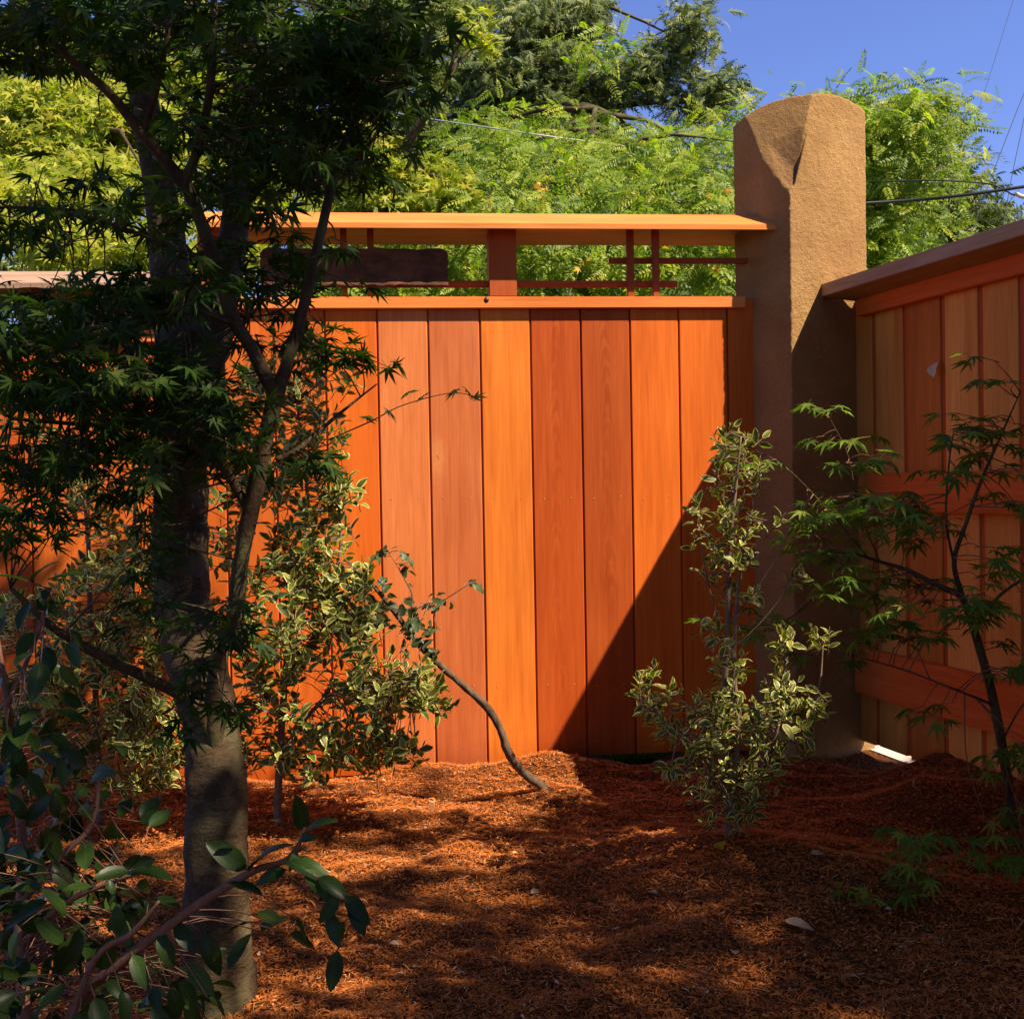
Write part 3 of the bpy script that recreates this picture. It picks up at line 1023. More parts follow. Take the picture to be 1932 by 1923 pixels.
def leafage(root, shapes, P, A, S, mat, n_parts=300, smooth=False, stuff_name='leaves', part_name='leaf'):
    """the leaves that show largest become parts, the rest one part of kind stuff"""
    base = np.array(root.location)
    P, A, S = np.asarray(P, float), np.asarray(A, float), np.asarray(S, float)
    n = len(P)
    px, py, dz = project(P)
    view = np.array(CAM) - P; view /= np.linalg.norm(view, axis=1)[:, None]
    facing = np.abs((A[:, :, 2] * view).sum(1))
    size = S / np.maximum(dz, .2) * (0.25 + facing)
    inside = (px > -10) & (px < 1942) & (py > -10) & (py < 1933) & (dz > 0.2)
    size = np.where(inside, size, -1)
    order = np.argsort(-size)
    big = [i for i in order[:n_parts] if size[i] > 0]
    pick = rng.integers(0, len(shapes), n)
    ms = []
    for k, (V, T, R) in enumerate(shapes):
        ms.append(raw_mesh(part_name, V, T, mat, smooth, attrs={'rim': R, 'along': V[:, 1] - .9 * np.abs(V[:, 0])}))
    for i in big:
        o = bpy.data.objects.new(part_name, ms[pick[i]])
        m4 = np.eye(4); m4[:3, :3] = A[i] * S[i]; m4[:3, 3] = P[i] - base
        o.matrix_basis = Matrix(m4.tolist())
        o.parent = root
        C.objects.link(o)
    rest = np.ones(n, bool); rest[big] = False
    if rest.sum():
        V, T, at_ = scatter(shapes, P[rest] - base, A[rest], S[rest], pick[rest])
        link(stuff_name, raw_mesh(stuff_name, V, T, mat, smooth, attrs=at_), root, kind='stuff')


def unit(v):
    return v / (np.linalg.norm(v, axis=-1, keepdims=True) + 1e-9)


def part_tube(root, name, pts, radii, mat, n=16, sides=10, wob=0.0, seed=0.0, parent=None):
    V, T = tube(np.array([list(p) for p in pts]) - np.array(root.location), radii, n, sides, wob, seed)
    return link(name, raw_mesh(name, V, T, mat, True), parent or root)


def stuff_tubes(root, name, lst, mat, n=7, sides=5):
    parts = [tube(np.array([list(p) for p in pts]) - np.array(root.location), rr, n, sides) for pts, rr in lst]
    V, T = join(parts)
    return link(name, raw_mesh(name, V, T, mat, True), root, kind='stuff')


def pxs(lst, f=None):
    """[(px,py,Y),...] -> world points"""
    return [at(*p) for p in lst]


MAPLE = [maple_shape(d, s) for d, s in ((0.18, 1), (0.35, 2), (0.5, 3), (0.28, 4))]
MAPLE5 = [maple_shape(d, s, 5, True) for d, s in ((0.2, 1), (0.35, 2), (0.45, 3))]
VAR = [oval_shape(0.50, 0.16, c, 0.28, s, 0.10) for c, s in ((0.12, 1), (0.3, 2), (-0.1, 3), (0.45, 4))]
GLOSS = [oval_shape(0.46, 0.14, c, 0.05, s, 0.14) for c, s in ((0.15, 5), (0.32, 6), (0.02, 7), (0.45, 8))]
PINN = [pinnate_shape(9, d, .24, .085, s) for d, s in ((0.15, 1), (0.3, 2), (0.5, 3))]
NEED = [needle_shape(8, d, s) for d, s in ((0.2, 1), (0.4, 2), (0.65, 3))]


def ellipse_points(cx, cy, rx, ry, n, Y0, Y1, hollow=0.0):
    """n points inside an ellipsoid that was measured in the photo"""
    r = rng.uniform(hollow, 1, n) ** 0.5
    a = rng.uniform(0, 2 * math.pi, n)
    X, Yp = cx + rx * r * np.cos(a), cy + ry * r * np.sin(a)
    D = rng.uniform(Y0, Y1, n)
    return np.array([list(at(x, y, d)) for x, y, d in zip(X, Yp, D)])


def nearest(pts, q):
    d = np.linalg.norm(pts - q, axis=1)
    return pts[d.argmin()]


def bough_twigs(tips, skel, r0=0.0028, r1=0.0010, sag=0.04):
    out = []
    for q in tips:
        b = nearest(skel, q)
        d = q - b
        L = np.linalg.norm(d)
        if L < 0.02: continue
        mid = b + d * 0.5 + np.array([0, 0, sag * L]) + rng.normal(0, 0.05 * L, 3)
        out.append(([b, mid, q], [r0 * (0.7 + 0.8 * min(L, .6)), (r0 + r1) / 2, r1]))
    return out


def sprays(tips, dirs, n_leaf, length, leaf_size, spread=1.0, upness=0.8, jitter=0.35):
    """opposite leaves along a short shoot; returns P, A, S, shoots"""
    Ps, Ds, Us, Ss, sh = [], [], [], [], []
    for q, d in zip(tips, dirs):
        d = d / (np.linalg.norm(d) + 1e-9)
        up = np.array([0, 0, 1.0])
        sidev = np.cross(d, up); sidev /= np.linalg.norm(sidev) + 1e-9
        Ln = length * rng.uniform(0.6, 1.3)
        k = max(1, n_leaf // 2)
        sh.append(([q - d * Ln * .2, q + d * Ln * .5, q + d * Ln + np.array([0, 0, -.12 * Ln])], [0.0013, 0.001, 0.0007]))
        for i in range(k):
            for sg in (-1, 1):
                f = (i + rng.uniform(.2, .8)) / k
                ld = d * (0.25 + 0.5 * f) + sidev * sg * spread + np.array([0, 0, rng.normal(-0.25, jitter)]) + rng.normal(0, jitter * .6, 3)
                Ps.append(q + d * Ln * f + ld / np.linalg.norm(ld) * leaf_size * .45 + rng.normal(0, .006, 3)); Ds.append(ld)
                Us.append(np.array([0, 0, upness]) + rng.normal(0, jitter * 1.2, 3)); Ss.append(leaf_size * rng.uniform(.65, 1.15))
        Ps.append(q + d * Ln * 1.05); Ds.append(d + np.array([0, 0, rng.normal(-.35, .3)])); Us.append(np.array([0, 0, upness]) + rng.normal(0, jitter, 3)); Ss.append(leaf_size * rng.uniform(.8, 1.15))
    P, D, U, S = np.array(Ps), np.array(Ds), np.array(Us), np.array(Ss)
    return P, frames(D, U), S, sh


# ------------------------------------------------------------------ the maple in front
def big_maple():
    root = thing('maple_tree', at(408, 1868, 2.2), 'dark leafed maple with one thick trunk and thin forked stems, before the planks', 'tree')
    root.location.z = ground_h(root.location.x, root.location.y) - 0.02
    b = np.array(root.location)
    base = Vector((b[0], b[1], b[2] - 0.05))
    pt = part_tube(root, 'trunk', [base, at(410, 1870, 2.2), at(409, 1700, 2.2), at(408, 1500, 2.22), at(398, 1370, 2.25), at(372, 1260, 2.3), at(345, 1130, 2.36), at(340, 980, 2.40), at(344, 840, 2.43), at(356, 720, 2.46), at(372, 600, 2.5)],
                   [0.105, 0.078, 0.064, 0.060, 0.056, 0.060, 0.058, 0.057, 0.058, 0.070, 0.085], M['pale_bark'], 110, 36, 0.17, 3.0)
    pt['label'] = 'thick pale trunk'
    part_tube(root, 'limb', [at(345, 660, 2.47), at(322, 520, 2.5), at(303, 360, 2.52), at(276, 210, 2.55), at(252, 60, 2.6), at(240, -120, 2.65)], [0.045, 0.044, 0.036, 0.032, 0.028, 0.024], M['pale_bark'], 34, 16, 0.10, 5.0)
    part_tube(root, 'limb', [at(392, 680, 2.47), at(425, 540, 2.52), at(448, 380, 2.56), at(458, 200, 2.6), at(470, 40, 2.65), at(480, -120, 2.7)], [0.038, 0.036, 0.030, 0.026, 0.024, 0.02], M['pale_bark'], 34, 16, 0.10, 7.0)
    br = [
        ('stem', [(404, 1450, 2.215), (404, 1385, 2.20), (404, 1320, 2.18), (414, 1240, 2.155), (442, 1160, 2.12), (456, 1050, 2.1), (480, 935, 2.08), (500, 830, 2.06), (521, 742, 2.05)], [.022, .030, .0275, .025, .0235, .0222, .0235, .020, .022]),
        ('branch', [(522, 750, 2.05), (470, 650, 2.03), (440, 600, 2.02), (400, 480, 2.0), (372, 400, 1.98), (345, 345, 1.96), (270, 255, 1.92), (205, 175, 1.9), (140, 120, 1.88), (60, 40, 1.85)], [.020, .018, .0175, .017, .0165, .017, .014, .012, .009, .006]),
        ('branch', [(345, 350, 1.96), (370, 290, 1.95), (395, 180, 1.93), (402, 60, 1.92), (405, -60, 1.9)], [.014, .012, .011, .010, .008]),
        ('branch', [(521, 750, 2.05), (540, 690, 2.05), (562, 620, 2.06), (590, 510, 2.06), (605, 440, 2.07), (630, 340, 2.08), (658, 255, 2.1), (700, 170, 2.12), (735, 80, 2.13)], [.019, .017, .0155, .014, .0135, .012, .010, .006, .003]),
        ('branch', [(632, 340, 2.08), (670, 325, 2.1), (700, 270, 2.12), (735, 200, 2.15)], [.005, .004, .0035, .002]),
        ('branch', [(606, 350, 2.07), (590, 300, 2.06), (560, 240, 2.05), (540, 150, 2.04)], [.005, .004, .0035, .002]),
        ('branch', [(468, 960, 2.09), (420, 880, 2.06), (380, 850, 2.03), (320, 820, 2.0), (240, 805, 1.96), (140, 800, 1.92), (20, 790, 1.88)], [.014, .012, .011, .0095, .008, .006, .004]),
        ('branch', [(522, 868, 2.07), (560, 850, 2.09), (600, 815, 2.11), (660, 765, 2.14), (711, 725, 2.17)], [.009, .008, .006, .004, .002]),
        ('branch', [(408, 1440, 2.22), (396, 1385, 2.20), (372, 1338, 2.17), (340, 1310, 2.14), (290, 1285, 2.1), (225, 1255, 2.05), (150, 1215, 2.0), (95, 1180, 1.95), (20, 1110, 1.9)], [.020, .026, .0215, .018, .0165, .014, .012, .010, .006]),
        ('branch', [(410, 500, 2.0), (330, 470, 1.95), (230, 430, 1.92), (120, 400, 1.9), (10, 390, 1.86)], [.008, .006, .005, .004, .003]),
        ('branch', [(450, 615, 2.02), (370, 590, 1.97), (250, 600, 1.93), (120, 640, 1.9), (0, 660, 1.86)], [.008, .007, .006, .004, .003]),
        ('branch', [(270, 255, 1.92), (300, 150, 1.9), (320, 40, 1.9), (330, -60, 1.9)], [.009, .008, .006, .004]),
        ('branch', [(620, 830, 2.15), (700, 795, 2.2), (760, 765, 2.25), (850, 742, 2.3), (905, 750, 2.33)], [.0022, .002, .0018, .0014, .001]),
        ('branch', [(600, 520, 2.06), (560, 560, 2.07), (520, 590, 2.08), (470, 600, 2.1)], [.004, .0035, .003, .002]),
    ]
    skel = []
    for k, (nm, pts, rr) in enumerate(br):
        W = pxs(pts)
        part_tube(root, nm, W, [r * .68 for r in rr], M['bark'], max(14, 5 * len(pts)), 12, 0.16, k * 1.7)
        skel.append(spline([list(p) for p in W], 40))
    # knobbly stub where the branches leave the trunk
    skel = np.vstack(skel)
    zones = [  # cx cy rx ry sprays Y0 Y1
        (350, 40, 400, 95, 100, 1.75, 2.5), (575, 190, 190, 150, 95, 1.85, 2.4), (430, 300, 150, 150, 34, 1.8, 2.4),
        (110, 410, 190, 60, 26, 1.75, 2.3), (95, 680, 200, 95, 88, 1.7, 2.4), (310, 770, 150, 80, 44, 1.8, 2.35), (480, 500, 130, 80, 11, 1.95, 2.4),
        (520, 660, 110, 80, 7, 1.95, 2.3), (690, 110, 110, 110, 34, 1.95, 2.4), (650, 300, 70, 60, 9, 2.0, 2.3), (220, 550, 180, 45, 26, 1.75, 2.3),
        (60, 70, 130, 70, 26, 1.7, 2.2), (400, 1180, 90, 70, 8, 1.98, 2.15), (345, 960, 80, 90, 7, 2.0, 2.2), (410, 1340, 60, 50, 4, 1.98, 2.1), (300, 1090, 60, 60, 4, 2.0, 2.2), (470, 860, 120, 45, 10, 1.95, 2.25), (30, 900, 60, 90, 8, 1.7, 2.1), (210, 190, 70, 40, 5, 1.85, 2.1),
        (40, 1000, 60, 60, 5, 1.7, 2.0), (640, 690, 45, 40, 4, 2.05, 2.2), (600, 480, 60, 40, 4, 2.0, 2.2), (560, 560, 70, 50, 4, 2.0, 2.3), (200, 860, 220, 40, 26, 1.75, 2.2),
    ]
    tips, dirs = [], []
    for cx, cy, rx, ry, n, y0, y1 in zones:
        q = ellipse_points(cx, cy, rx, ry, int(n * 1.25), y0, y1)
        for p in q:
            s = nearest(skel, p)
            d = (p - s) * np.array([1, 1, .35])
            d = d / (np.linalg.norm(d) + 1e-6) + rng.normal(0, .45, 3) * np.array([1, 1, .4])
            tips.append(p); dirs.append(d)
    tips, dirs = np.array(tips), np.array(dirs)
    P, A, S, sh = sprays(tips, dirs, 6, 0.085, 0.038, 0.9, 0.75, 0.42)
    # the thin shoot across the planks
    ex = [(730, 775, 2.21), (772, 742, 2.27), (800, 748, 2.27), (862, 738, 2.3), (880, 735, 2.31), (895, 752, 2.33), (690, 790, 2.2)]
    eP = np.array([list(at(*p)) for p in ex])
    eA = frames(rng.normal(0, .6, (len(ex), 3)) + np.array([.4, 0, .2]), np.array([[0, -.8, .8]] * len(ex)) + rng.normal(0, .3, (len(ex), 3)))
    P, A, S = np.vstack([P, eP]), np.concatenate([A, eA]), np.concatenate([S, np.full(len(ex), .034)])
    # keep the window of bright trees free
    px, py, _ = project(P)
    hole = ((px - 130) / 165) ** 2 + ((py - 235) / 100) ** 2 < 1
    hole |= (((px - 165) / 60) ** 2 + ((py - 480) / 38) ** 2 < 1)
    hole |= (((px - 70) / 70) ** 2 + ((py - 500) / 40) ** 2 < 1)
    hole |= (px > 500 + 0) & (py > 395) & (py < 470) & (px > 640)
    keep = ~(hole & (rng.uniform(0, 1, len(P)) < 0.93))
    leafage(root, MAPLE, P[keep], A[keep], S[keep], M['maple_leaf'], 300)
    stuff_tubes(root, 'twigs', bough_twigs(tips, skel, 0.0024, 0.0009) + sh, M['bark'], 6, 4)


big_maple()


def side_maple():
    by = 3.05
    root = thing('young_maple', at(1905, 1500, by), 'slender young green maple leaning before the side fence with layered leaves', 'tree')
    root.location.z = ground_h(root.location.x, root.location.y) - 0.02
    br = [
        ('trunk', [(1908, 1560, by), (1903, 1500, by), (1893, 1420, 3.02), (1872, 1310, 3.0), (1850, 1230, 2.98), (1826, 1150, 2.96), (1812, 1120, 2.95)], [.020, .018, .0165, .0155, .0145, .013, .012]),
        ('branch', [(1815, 1125, 2.95), (1770, 1105, 2.9), (1710, 1075, 2.85), (1660, 1060, 2.82), (1610, 1045, 2.8), (1540, 1040, 2.78)], [.010, .009, .008, .006, .004, .002]),
        ('branch', [(1815, 1125, 2.95), (1800, 1060, 2.95), (1822, 990, 2.96), (1850, 910, 2.98), (1885, 830, 3.0), (1925, 740, 3.0)], [.010, .008, .007, .006, .004, .002]),
        ('branch', [(1800, 1065, 2.95), (1785, 980, 2.92), (1790, 880, 2.9), (1800, 810, 2.9)], [.005, .004, .003, .0015]),
        ('branch', [(1838, 1190, 2.97), (1880, 1130, 2.95), (1935, 1090, 2.93), (2000, 1060, 2.9)], [.008, .006, .005, .004]),
        ('branch', [(1875, 1330, 3.0), (1800, 1300, 2.92), (1700, 1262, 2.85), (1600, 1235, 2.8)], [.005, .004, .003, .0015]),
        ('branch', [(1660, 1060, 2.82), (1620, 960, 2.8), (1600, 860, 2.8), (1566, 790, 2.8)], [.003, .0025, .0018, .001]),
        ('branch', [(1610, 1045, 2.8), (1500, 1160, 2.75), (1420, 1180, 2.72), (1320, 1165, 2.7)], [.003, .0025, .002, .001]),
        ('branch', [(1640, 1055, 2.8), (1560, 960, 2.8), (1480, 880, 2.8), (1425, 850, 2.8)], [.003, .002, .0018, .001]),
        ('branch', [(1890, 1400, 3.02), (1930, 1330, 3.0), (1990, 1280, 2.95)], [.004, .003, .002]),
    ]
    skel = []
    for k, (nm, pts, rr) in enumerate(br):
        pts = [(x, y, d + .32 * min(1, max(0, (1800 - x) / 150))) for x, y, d in pts]
        W = pxs(pts)
        part_tube(root, nm, W, [r * .78 for r in rr], M['bark'], max(12, 4 * len(pts)), 10, 0.08, k * 1.3)
        skel.append(spline([list(p) for p in W], 40))
    skel = np.vstack(skel)
    zones = [(1620, 955, 130, 32, 34, 2.55, 3.0), (1560, 1015, 70, 45, 16, 2.6, 2.95), (1720, 990, 110, 35, 24, 2.6, 3.0), (1640, 1100, 130, 40, 32, 2.55, 3.0),
             (1760, 1160, 120, 45, 26, 2.6, 3.0), (1855, 800, 70, 45, 16, 2.8, 3.1), (1830, 850, 70, 50, 16, 2.8, 3.1), (1880, 1080, 70, 70, 22, 2.7, 3.1),
             (1900, 700, 40, 30, 5, 2.8, 3.0), (1562, 768, 30, 6, 3, 2.7, 2.8), (1590, 828, 60, 8, 5, 2.7, 2.85), (1625, 868, 50, 14, 6, 2.7, 2.85), (1680, 1205, 120, 25, 14, 2.65, 2.9),
             (1420, 1175, 110, 18, 10, 2.65, 2.8), (1440, 860, 30, 18, 3, 2.75, 2.85), (1890, 1250, 50, 60, 10, 2.7, 3.0), (1905, 1560, 50, 70, 10, 2.6, 2.9),
             (1900, 920, 60, 40, 12, 2.8, 3.1), (1560, 1235, 60, 12, 5, 2.7, 2.85), (1780, 1330, 70, 20, 5, 2.8, 2.9), (1905, 1420, 50, 40, 9, 2.8, 3.0)]
    tips, dirs = [], []
    for cx, cy, rx, ry, n, y0, y1 in zones:
        k = .32 * min(1, max(0, (1800 - cx) / 150)); y0 += k; y1 += k
        for p in ellipse_points(cx, cy, rx, ry, max(2, int(n * (.95 if cx < 1700 else .7))), y0, y1):
            s = nearest(skel, p)
            d = (p - s) * np.array([1, 1, .2]); d = d / (np.linalg.norm(d) + 1e-6) + rng.normal(0, .4, 3) * np.array([1, 1, .15])
            tips.append(p); dirs.append(d)
    tips, dirs = np.array(tips), np.array(dirs)
    P, A, S, sh = sprays(tips, dirs, 2, 0.06, 0.052, 0.9, 1.3, 0.2)
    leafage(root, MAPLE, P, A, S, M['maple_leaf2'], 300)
    stuff_tubes(root, 'twigs', bough_twigs(tips, skel, 0.0022, 0.0008) + sh, M['red_stem'], 6, 4)


side_maple()


# ------------------------------------------------------------------ variegated shrubs
def shrub(name, label, base, stems, zones, size=0.034, mat='var_leaf', shapes=None, n_parts=300, per=7, group=None, cat='shrub'):
    bx = at(*base)
    root = thing(name, bx, label, cat, group=group)
    root.location.z = ground_h(bx.x, bx.y) - 0.01
    skel = []
    for k, (pts, rr) in enumerate(stems):
        W = pxs(pts)
        part_tube(root, 'stem', W, rr, M['stem'], max(12, 4 * len(pts)), 8, 0.08, k * 2.1)
        skel.append(spline([list(p) for p in W], 50))
    skel = np.vstack(skel)
    Ps, Ds, Us, Ss, tips, sh = [], [], [], [], [], []
    for cx, cy, rx, ry, n, y0, y1 in zones:
        for q in ellipse_points(cx, cy, rx, ry, n, y0, y1):
            s = nearest(skel, q)
            ax = unit(q - s) * 0.6 + np.array([0, 0, 0.8]) + rng.normal(0, .35, 3); ax = unit(ax)
            tips.append(q)
            L = size * 1.6
            sh.append(([q - ax * L * .8, q, q + ax * L * .6], [.0014, .001, .0006]))
            k = per + rng.integers(-2, 3)
            for i in range(k):
                th = 2.4 * i + rng.uniform(0, .6)
                a = unit(np.cross(ax, np.array([.3, .8, .2]))); b2 = np.cross(ax, a)
                f = i / k
                rad = math.cos(th) * a + math.sin(th) * b2
                d = rad * (1.1 - .6 * f) + ax * (0.25 + .8 * f) + rng.normal(0, .22, 3)
                Ps.append(q + ax * L * (f - .5) + rad * .003); Ds.append(d); Us.append(ax * 1.0 - rad * .5 + rng.normal(0, .3, 3)); Ss.append(size * rng.uniform(.6, 1.2) * (1.05 - .35 * f))
    P, A, S = np.array(Ps), frames(np.array(Ds), np.array(Us)), np.array(Ss)
    leafage(root, shapes or VAR, P, A, S, M[mat], n_parts)
    stuff_tubes(root, 'twigs', bough_twigs(np.array(tips), skel, 0.0022, 0.0009) + sh, M['stem'], 6, 4)
    return root


shrub('variegated_shrub', 'dense cream and green variegated shrub in sun between the maple trunk and the planks', (525, 1562, 3.3),
      [([(525, 1575, 3.3), (524, 1510, 3.3), (530, 1400, 3.32), (540, 1250, 3.34), (560, 1100, 3.36), (580, 950, 3.38), (560, 760, 3.4)], [.013, .012, .011, .009, .008, .006, .003]),
       ([(530, 1420, 3.31), (600, 1330, 3.25), (680, 1290, 3.2), (770, 1290, 3.15)], [.007, .006, .005, .003]),
       ([(535, 1300, 3.33), (600, 1180, 3.28), (640, 1050, 3.25), (640, 960, 3.25)], [.007, .006, .005, .003]),
       ([(530, 1350, 3.32), (470, 1250, 3.3), (440, 1120, 3.28), (470, 950, 3.26)], [.007, .006, .005, .003])],
      [(590, 985, 85, 85, 44, 3.1, 3.5), (505, 1140, 130, 95, 52, 3.05, 3.5), (600, 1250, 150, 110, 72, 3.0, 3.5), (745, 1290, 85, 55, 40, 3.0, 3.35), (690, 1405, 70, 50, 34, 3.05, 3.4),
       (480, 890, 85, 70, 38, 3.1, 3.45), (540, 770, 65, 90, 22, 3.2, 3.5), (500, 1380, 120, 60, 44, 3.05, 3.5), (560, 690, 60, 50, 8, 3.3, 3.5), (600, 1090, 70, 50, 26, 3.1, 3.4),
       (660, 1120, 40, 90, 24, 3.1, 3.4), (820, 1335, 25, 12, 4, 3.1, 3.2), (775, 1420, 25, 22, 4, 3.1, 3.2), (560, 1430, 130, 35, 16, 3.1, 3.4), (450, 760, 40, 60, 10, 3.2, 3.4), (480, 700, 50, 70, 9, 3.2, 3.45), (600, 830, 60, 60, 14, 3.15, 3.45), (640, 920, 40, 40, 9, 3.1, 3.4), (545, 640, 60, 40, 7, 3.3, 3.5), (640, 700, 40, 40, 4, 3.3, 3.45)], 0.047)

shrub('variegated_shrub', 'half shaded variegated shrub behind the thick maple trunk, by the low fence', (190, 1520, 3.35),
      [([(190, 1560, 3.35), (188, 1480, 3.35), (180, 1300, 3.36), (170, 1150, 3.36), (165, 1000, 3.36), (150, 880, 3.38)], [.012, .011, .009, .008, .006, .004]),
       ([(180, 1300, 3.36), (240, 1150, 3.3), (255, 950, 3.3), (252, 760, 3.3)], [.007, .006, .005, .003]),
       ([(182, 1350, 3.35), (100, 1250, 3.3), (60, 1150, 3.25)], [.007, .006, .003]),
       ([(190, 1400, 3.35), (280, 1250, 3.3), (335, 1000, 3.3), (345, 800, 3.3)], [.006, .005, .005, .003])],
      [(130, 900, 70, 60, 32, 3.2, 3.55), (185, 950, 60, 50, 16, 3.2, 3.5), (230, 1010, 75, 70, 34, 3.15, 3.5), (270, 850, 60, 60, 22, 3.2, 3.5), (205, 1150, 110, 100, 130, 3.0, 3.5),
       (150, 1330, 150, 110, 120, 3.0, 3.5), (60, 1180, 70, 60, 30, 3.0, 3.4), (290, 1400, 60, 100, 55, 3.0, 3.4), (40, 1400, 70, 80, 30, 3.0, 3.4), (60, 780, 70, 40, 12, 3.2, 3.5), (250, 1470, 120, 50, 24, 3.1, 3.4), (400, 1420, 60, 60, 16, 3.1, 3.3), (430, 1010, 40, 80, 14, 3.1, 3.4), (300, 1180, 50, 100, 24, 3.1, 3.4)], 0.038)

shrub('variegated_shrub', 'tall thin variegated shrub standing by itself in front of the stone pillar', (1372, 1585, 2.800),
      [([(1375, 1600, 2.800), (1372, 1500, 2.800), (1366, 1350, 2.800), (1372, 1200, 2.810), (1376, 1050, 2.820), (1390, 900, 2.830), (1398, 825, 2.840)], [.010, .009, .008, .0065, .0055, .004, .002]),
       ([(1376, 1560, 2.800), (1392, 1400, 2.780), (1385, 1240, 2.780), (1398, 1060, 2.780), (1420, 960, 2.780)], [.008, .007, .005, .004, .002]),
       ([(1372, 1500, 2.800), (1320, 1420, 2.760), (1260, 1370, 2.730), (1215, 1310, 2.700)], [.005, .004, .003, .002]),
       ([(1385, 1520, 2.800), (1450, 1420, 2.760), (1475, 1330, 2.740), (1482, 1210, 2.730)], [.006, .005, .004, .002]),
       ([(1450, 1420, 2.760), (1520, 1370, 2.730), (1545, 1300, 2.730), (1553, 1215, 2.730)], [.004, .003, .003, .0015]),
       ([(1372, 1180, 2.810), (1420, 1120, 2.800), (1460, 1060, 2.800), (1490, 1000, 2.800)], [.0025, .002, .0018, .001]),
       ([(1365, 1240, 2.800), (1430, 1180, 2.780), (1480, 1120, 2.780)], [.0025, .002, .001]),
       ([(1362, 1190, 2.800), (1338, 1110, 2.780), (1322, 1020, 2.780), (1318, 950, 2.780)], [.0025, .002, .0018, .001])],
      [(1395, 838, 42, 28, 11, 2.730, 2.930), (1395, 885, 50, 35, 14, 2.680, 2.930), (1345, 935, 20, 20, 2, 2.730, 2.880), (1385, 985, 45, 38, 14, 2.680, 2.930), (1375, 1045, 45, 25, 10, 2.680, 2.930),
       (1325, 1020, 22, 30, 4, 2.680, 2.880), (1480, 1000, 35, 14, 3, 2.680, 2.880), (1318, 960, 12, 8, 2, 2.680, 2.780), (1345, 1085, 18, 14, 2, 2.680, 2.880), (1370, 1130, 20, 40, 4, 2.730, 2.880), (1490, 1085, 26, 10, 2, 2.730, 2.830),
       (1345, 1190, 25, 25, 4, 2.730, 2.880), (1365, 1270, 45, 40, 14, 2.680, 2.930), (1300, 1345, 90, 45, 28, 2.630, 2.880), (1380, 1370, 70, 60, 33, 2.630, 2.930), (1480, 1310, 35, 35, 11, 2.630, 2.830), (1475, 1390, 60, 60, 21, 2.630, 2.880),
       (1540, 1330, 25, 25, 5, 2.680, 2.780), (1340, 1460, 80, 50, 24, 2.630, 2.880), (1410, 1470, 60, 50, 20, 2.630, 2.880), (1375, 1535, 60, 35, 15, 2.630, 2.880), (1485, 1198, 28, 16, 3, 2.680, 2.780), (1552, 1212, 20, 20, 3, 2.680, 2.780),
       (1243, 1272, 16, 14, 2, 2.680, 2.780), (1210, 1310, 18, 25, 3, 2.660, 2.780), (1420, 1120, 12, 12, 2, 2.680, 2.880), (1475, 1265, 12, 40, 3, 2.680, 2.780)], 0.034, per=6)


def leaning_sapling():
    root = thing('leaning_sapling', at(1032, 1492, 3.5), 'thin bare sapling stem leaning out of the mulch across the sunny planks', 'tree')
    root.location.z = ground_h(root.location.x, root.location.y) - 0.02
    W = pxs([(1045, 1510, 3.5), (1028, 1488, 3.5), (985, 1455, 3.48), (960, 1420, 3.47), (942, 1372, 3.46), (915, 1330, 3.45), (870, 1290, 3.42), (830, 1255, 3.4), (795, 1220, 3.38), (740, 1150, 3.36), (700, 1100, 3.35), (650, 1055, 3.34)])
    part_tube(root, 'stem', W, [.0175, .0150, .0128, .0135, .0112, .0120, .0105, .0092, .0100, .0075, .006, .003], M['dark_stem'], 110, 14, 0.26, 2.0)
    sk = [spline([list(p) for p in W], 60)]
    for pts, rr in (([(765, 1190, 3.36), (778, 1130, 3.34), (762, 1090, 3.33), (735, 1045, 3.32)], [.003, .0025, .002, .001]),
                    ([(770, 1160, 3.35), (800, 1142, 3.33), (840, 1130, 3.3), (880, 1105, 3.28), (895, 1098, 3.28)], [.0025, .002, .0018, .0014, .001]),
                    ([(735, 1150, 3.36), (650, 1160, 3.3), (560, 1180, 3.25), (470, 1210, 3.2)], [.003, .0025, .002, .001]),
                    ([(840, 1262, 3.4), (800, 1300, 3.36), (790, 1340, 3.35)], [.003, .002, .001])):
        Q = pxs(pts); part_tube(root, 'branch', Q, rr, M['stem'], 16, 7); sk.append(spline([list(p) for p in Q], 30))
    sk = np.vstack(sk)
    z = [(735, 1040, 30, 14, 7), (770, 1085, 22, 25, 6), (830, 1130, 30, 14, 8), (885, 1102, 14, 8, 4), (745, 1160, 50, 35, 34), (680, 1140, 60, 50, 36), (790, 1205, 40, 40, 26), (800, 1290, 35, 35, 16), (640, 1190, 60, 40, 24)]
    P = np.vstack([ellipse_points(*q, 3.2, 3.45) for q in z])
    n = len(P)
    D = rng.normal(0, .7, (n, 3)) + np.array([0, 0, -.3]); U = rng.normal(0, .5, (n, 3)) + np.array([.3, -.6, .8])
    S = rng.uniform(.025, .05, n)
    sh5 = [oval_shape(0.62, 0.1, c, 0.35, s, 0.3) for c, s in ((0.15, 11), (0.3, 12), (0.45, 13))]
    leafage(root, sh5, P, frames(D, U), S, M['sapling'], 200)
    stuff_tubes(root, 'twigs', bough_twigs(P, sk, .0014, .0006), M['stem'], 5, 4)


leaning_sapling()


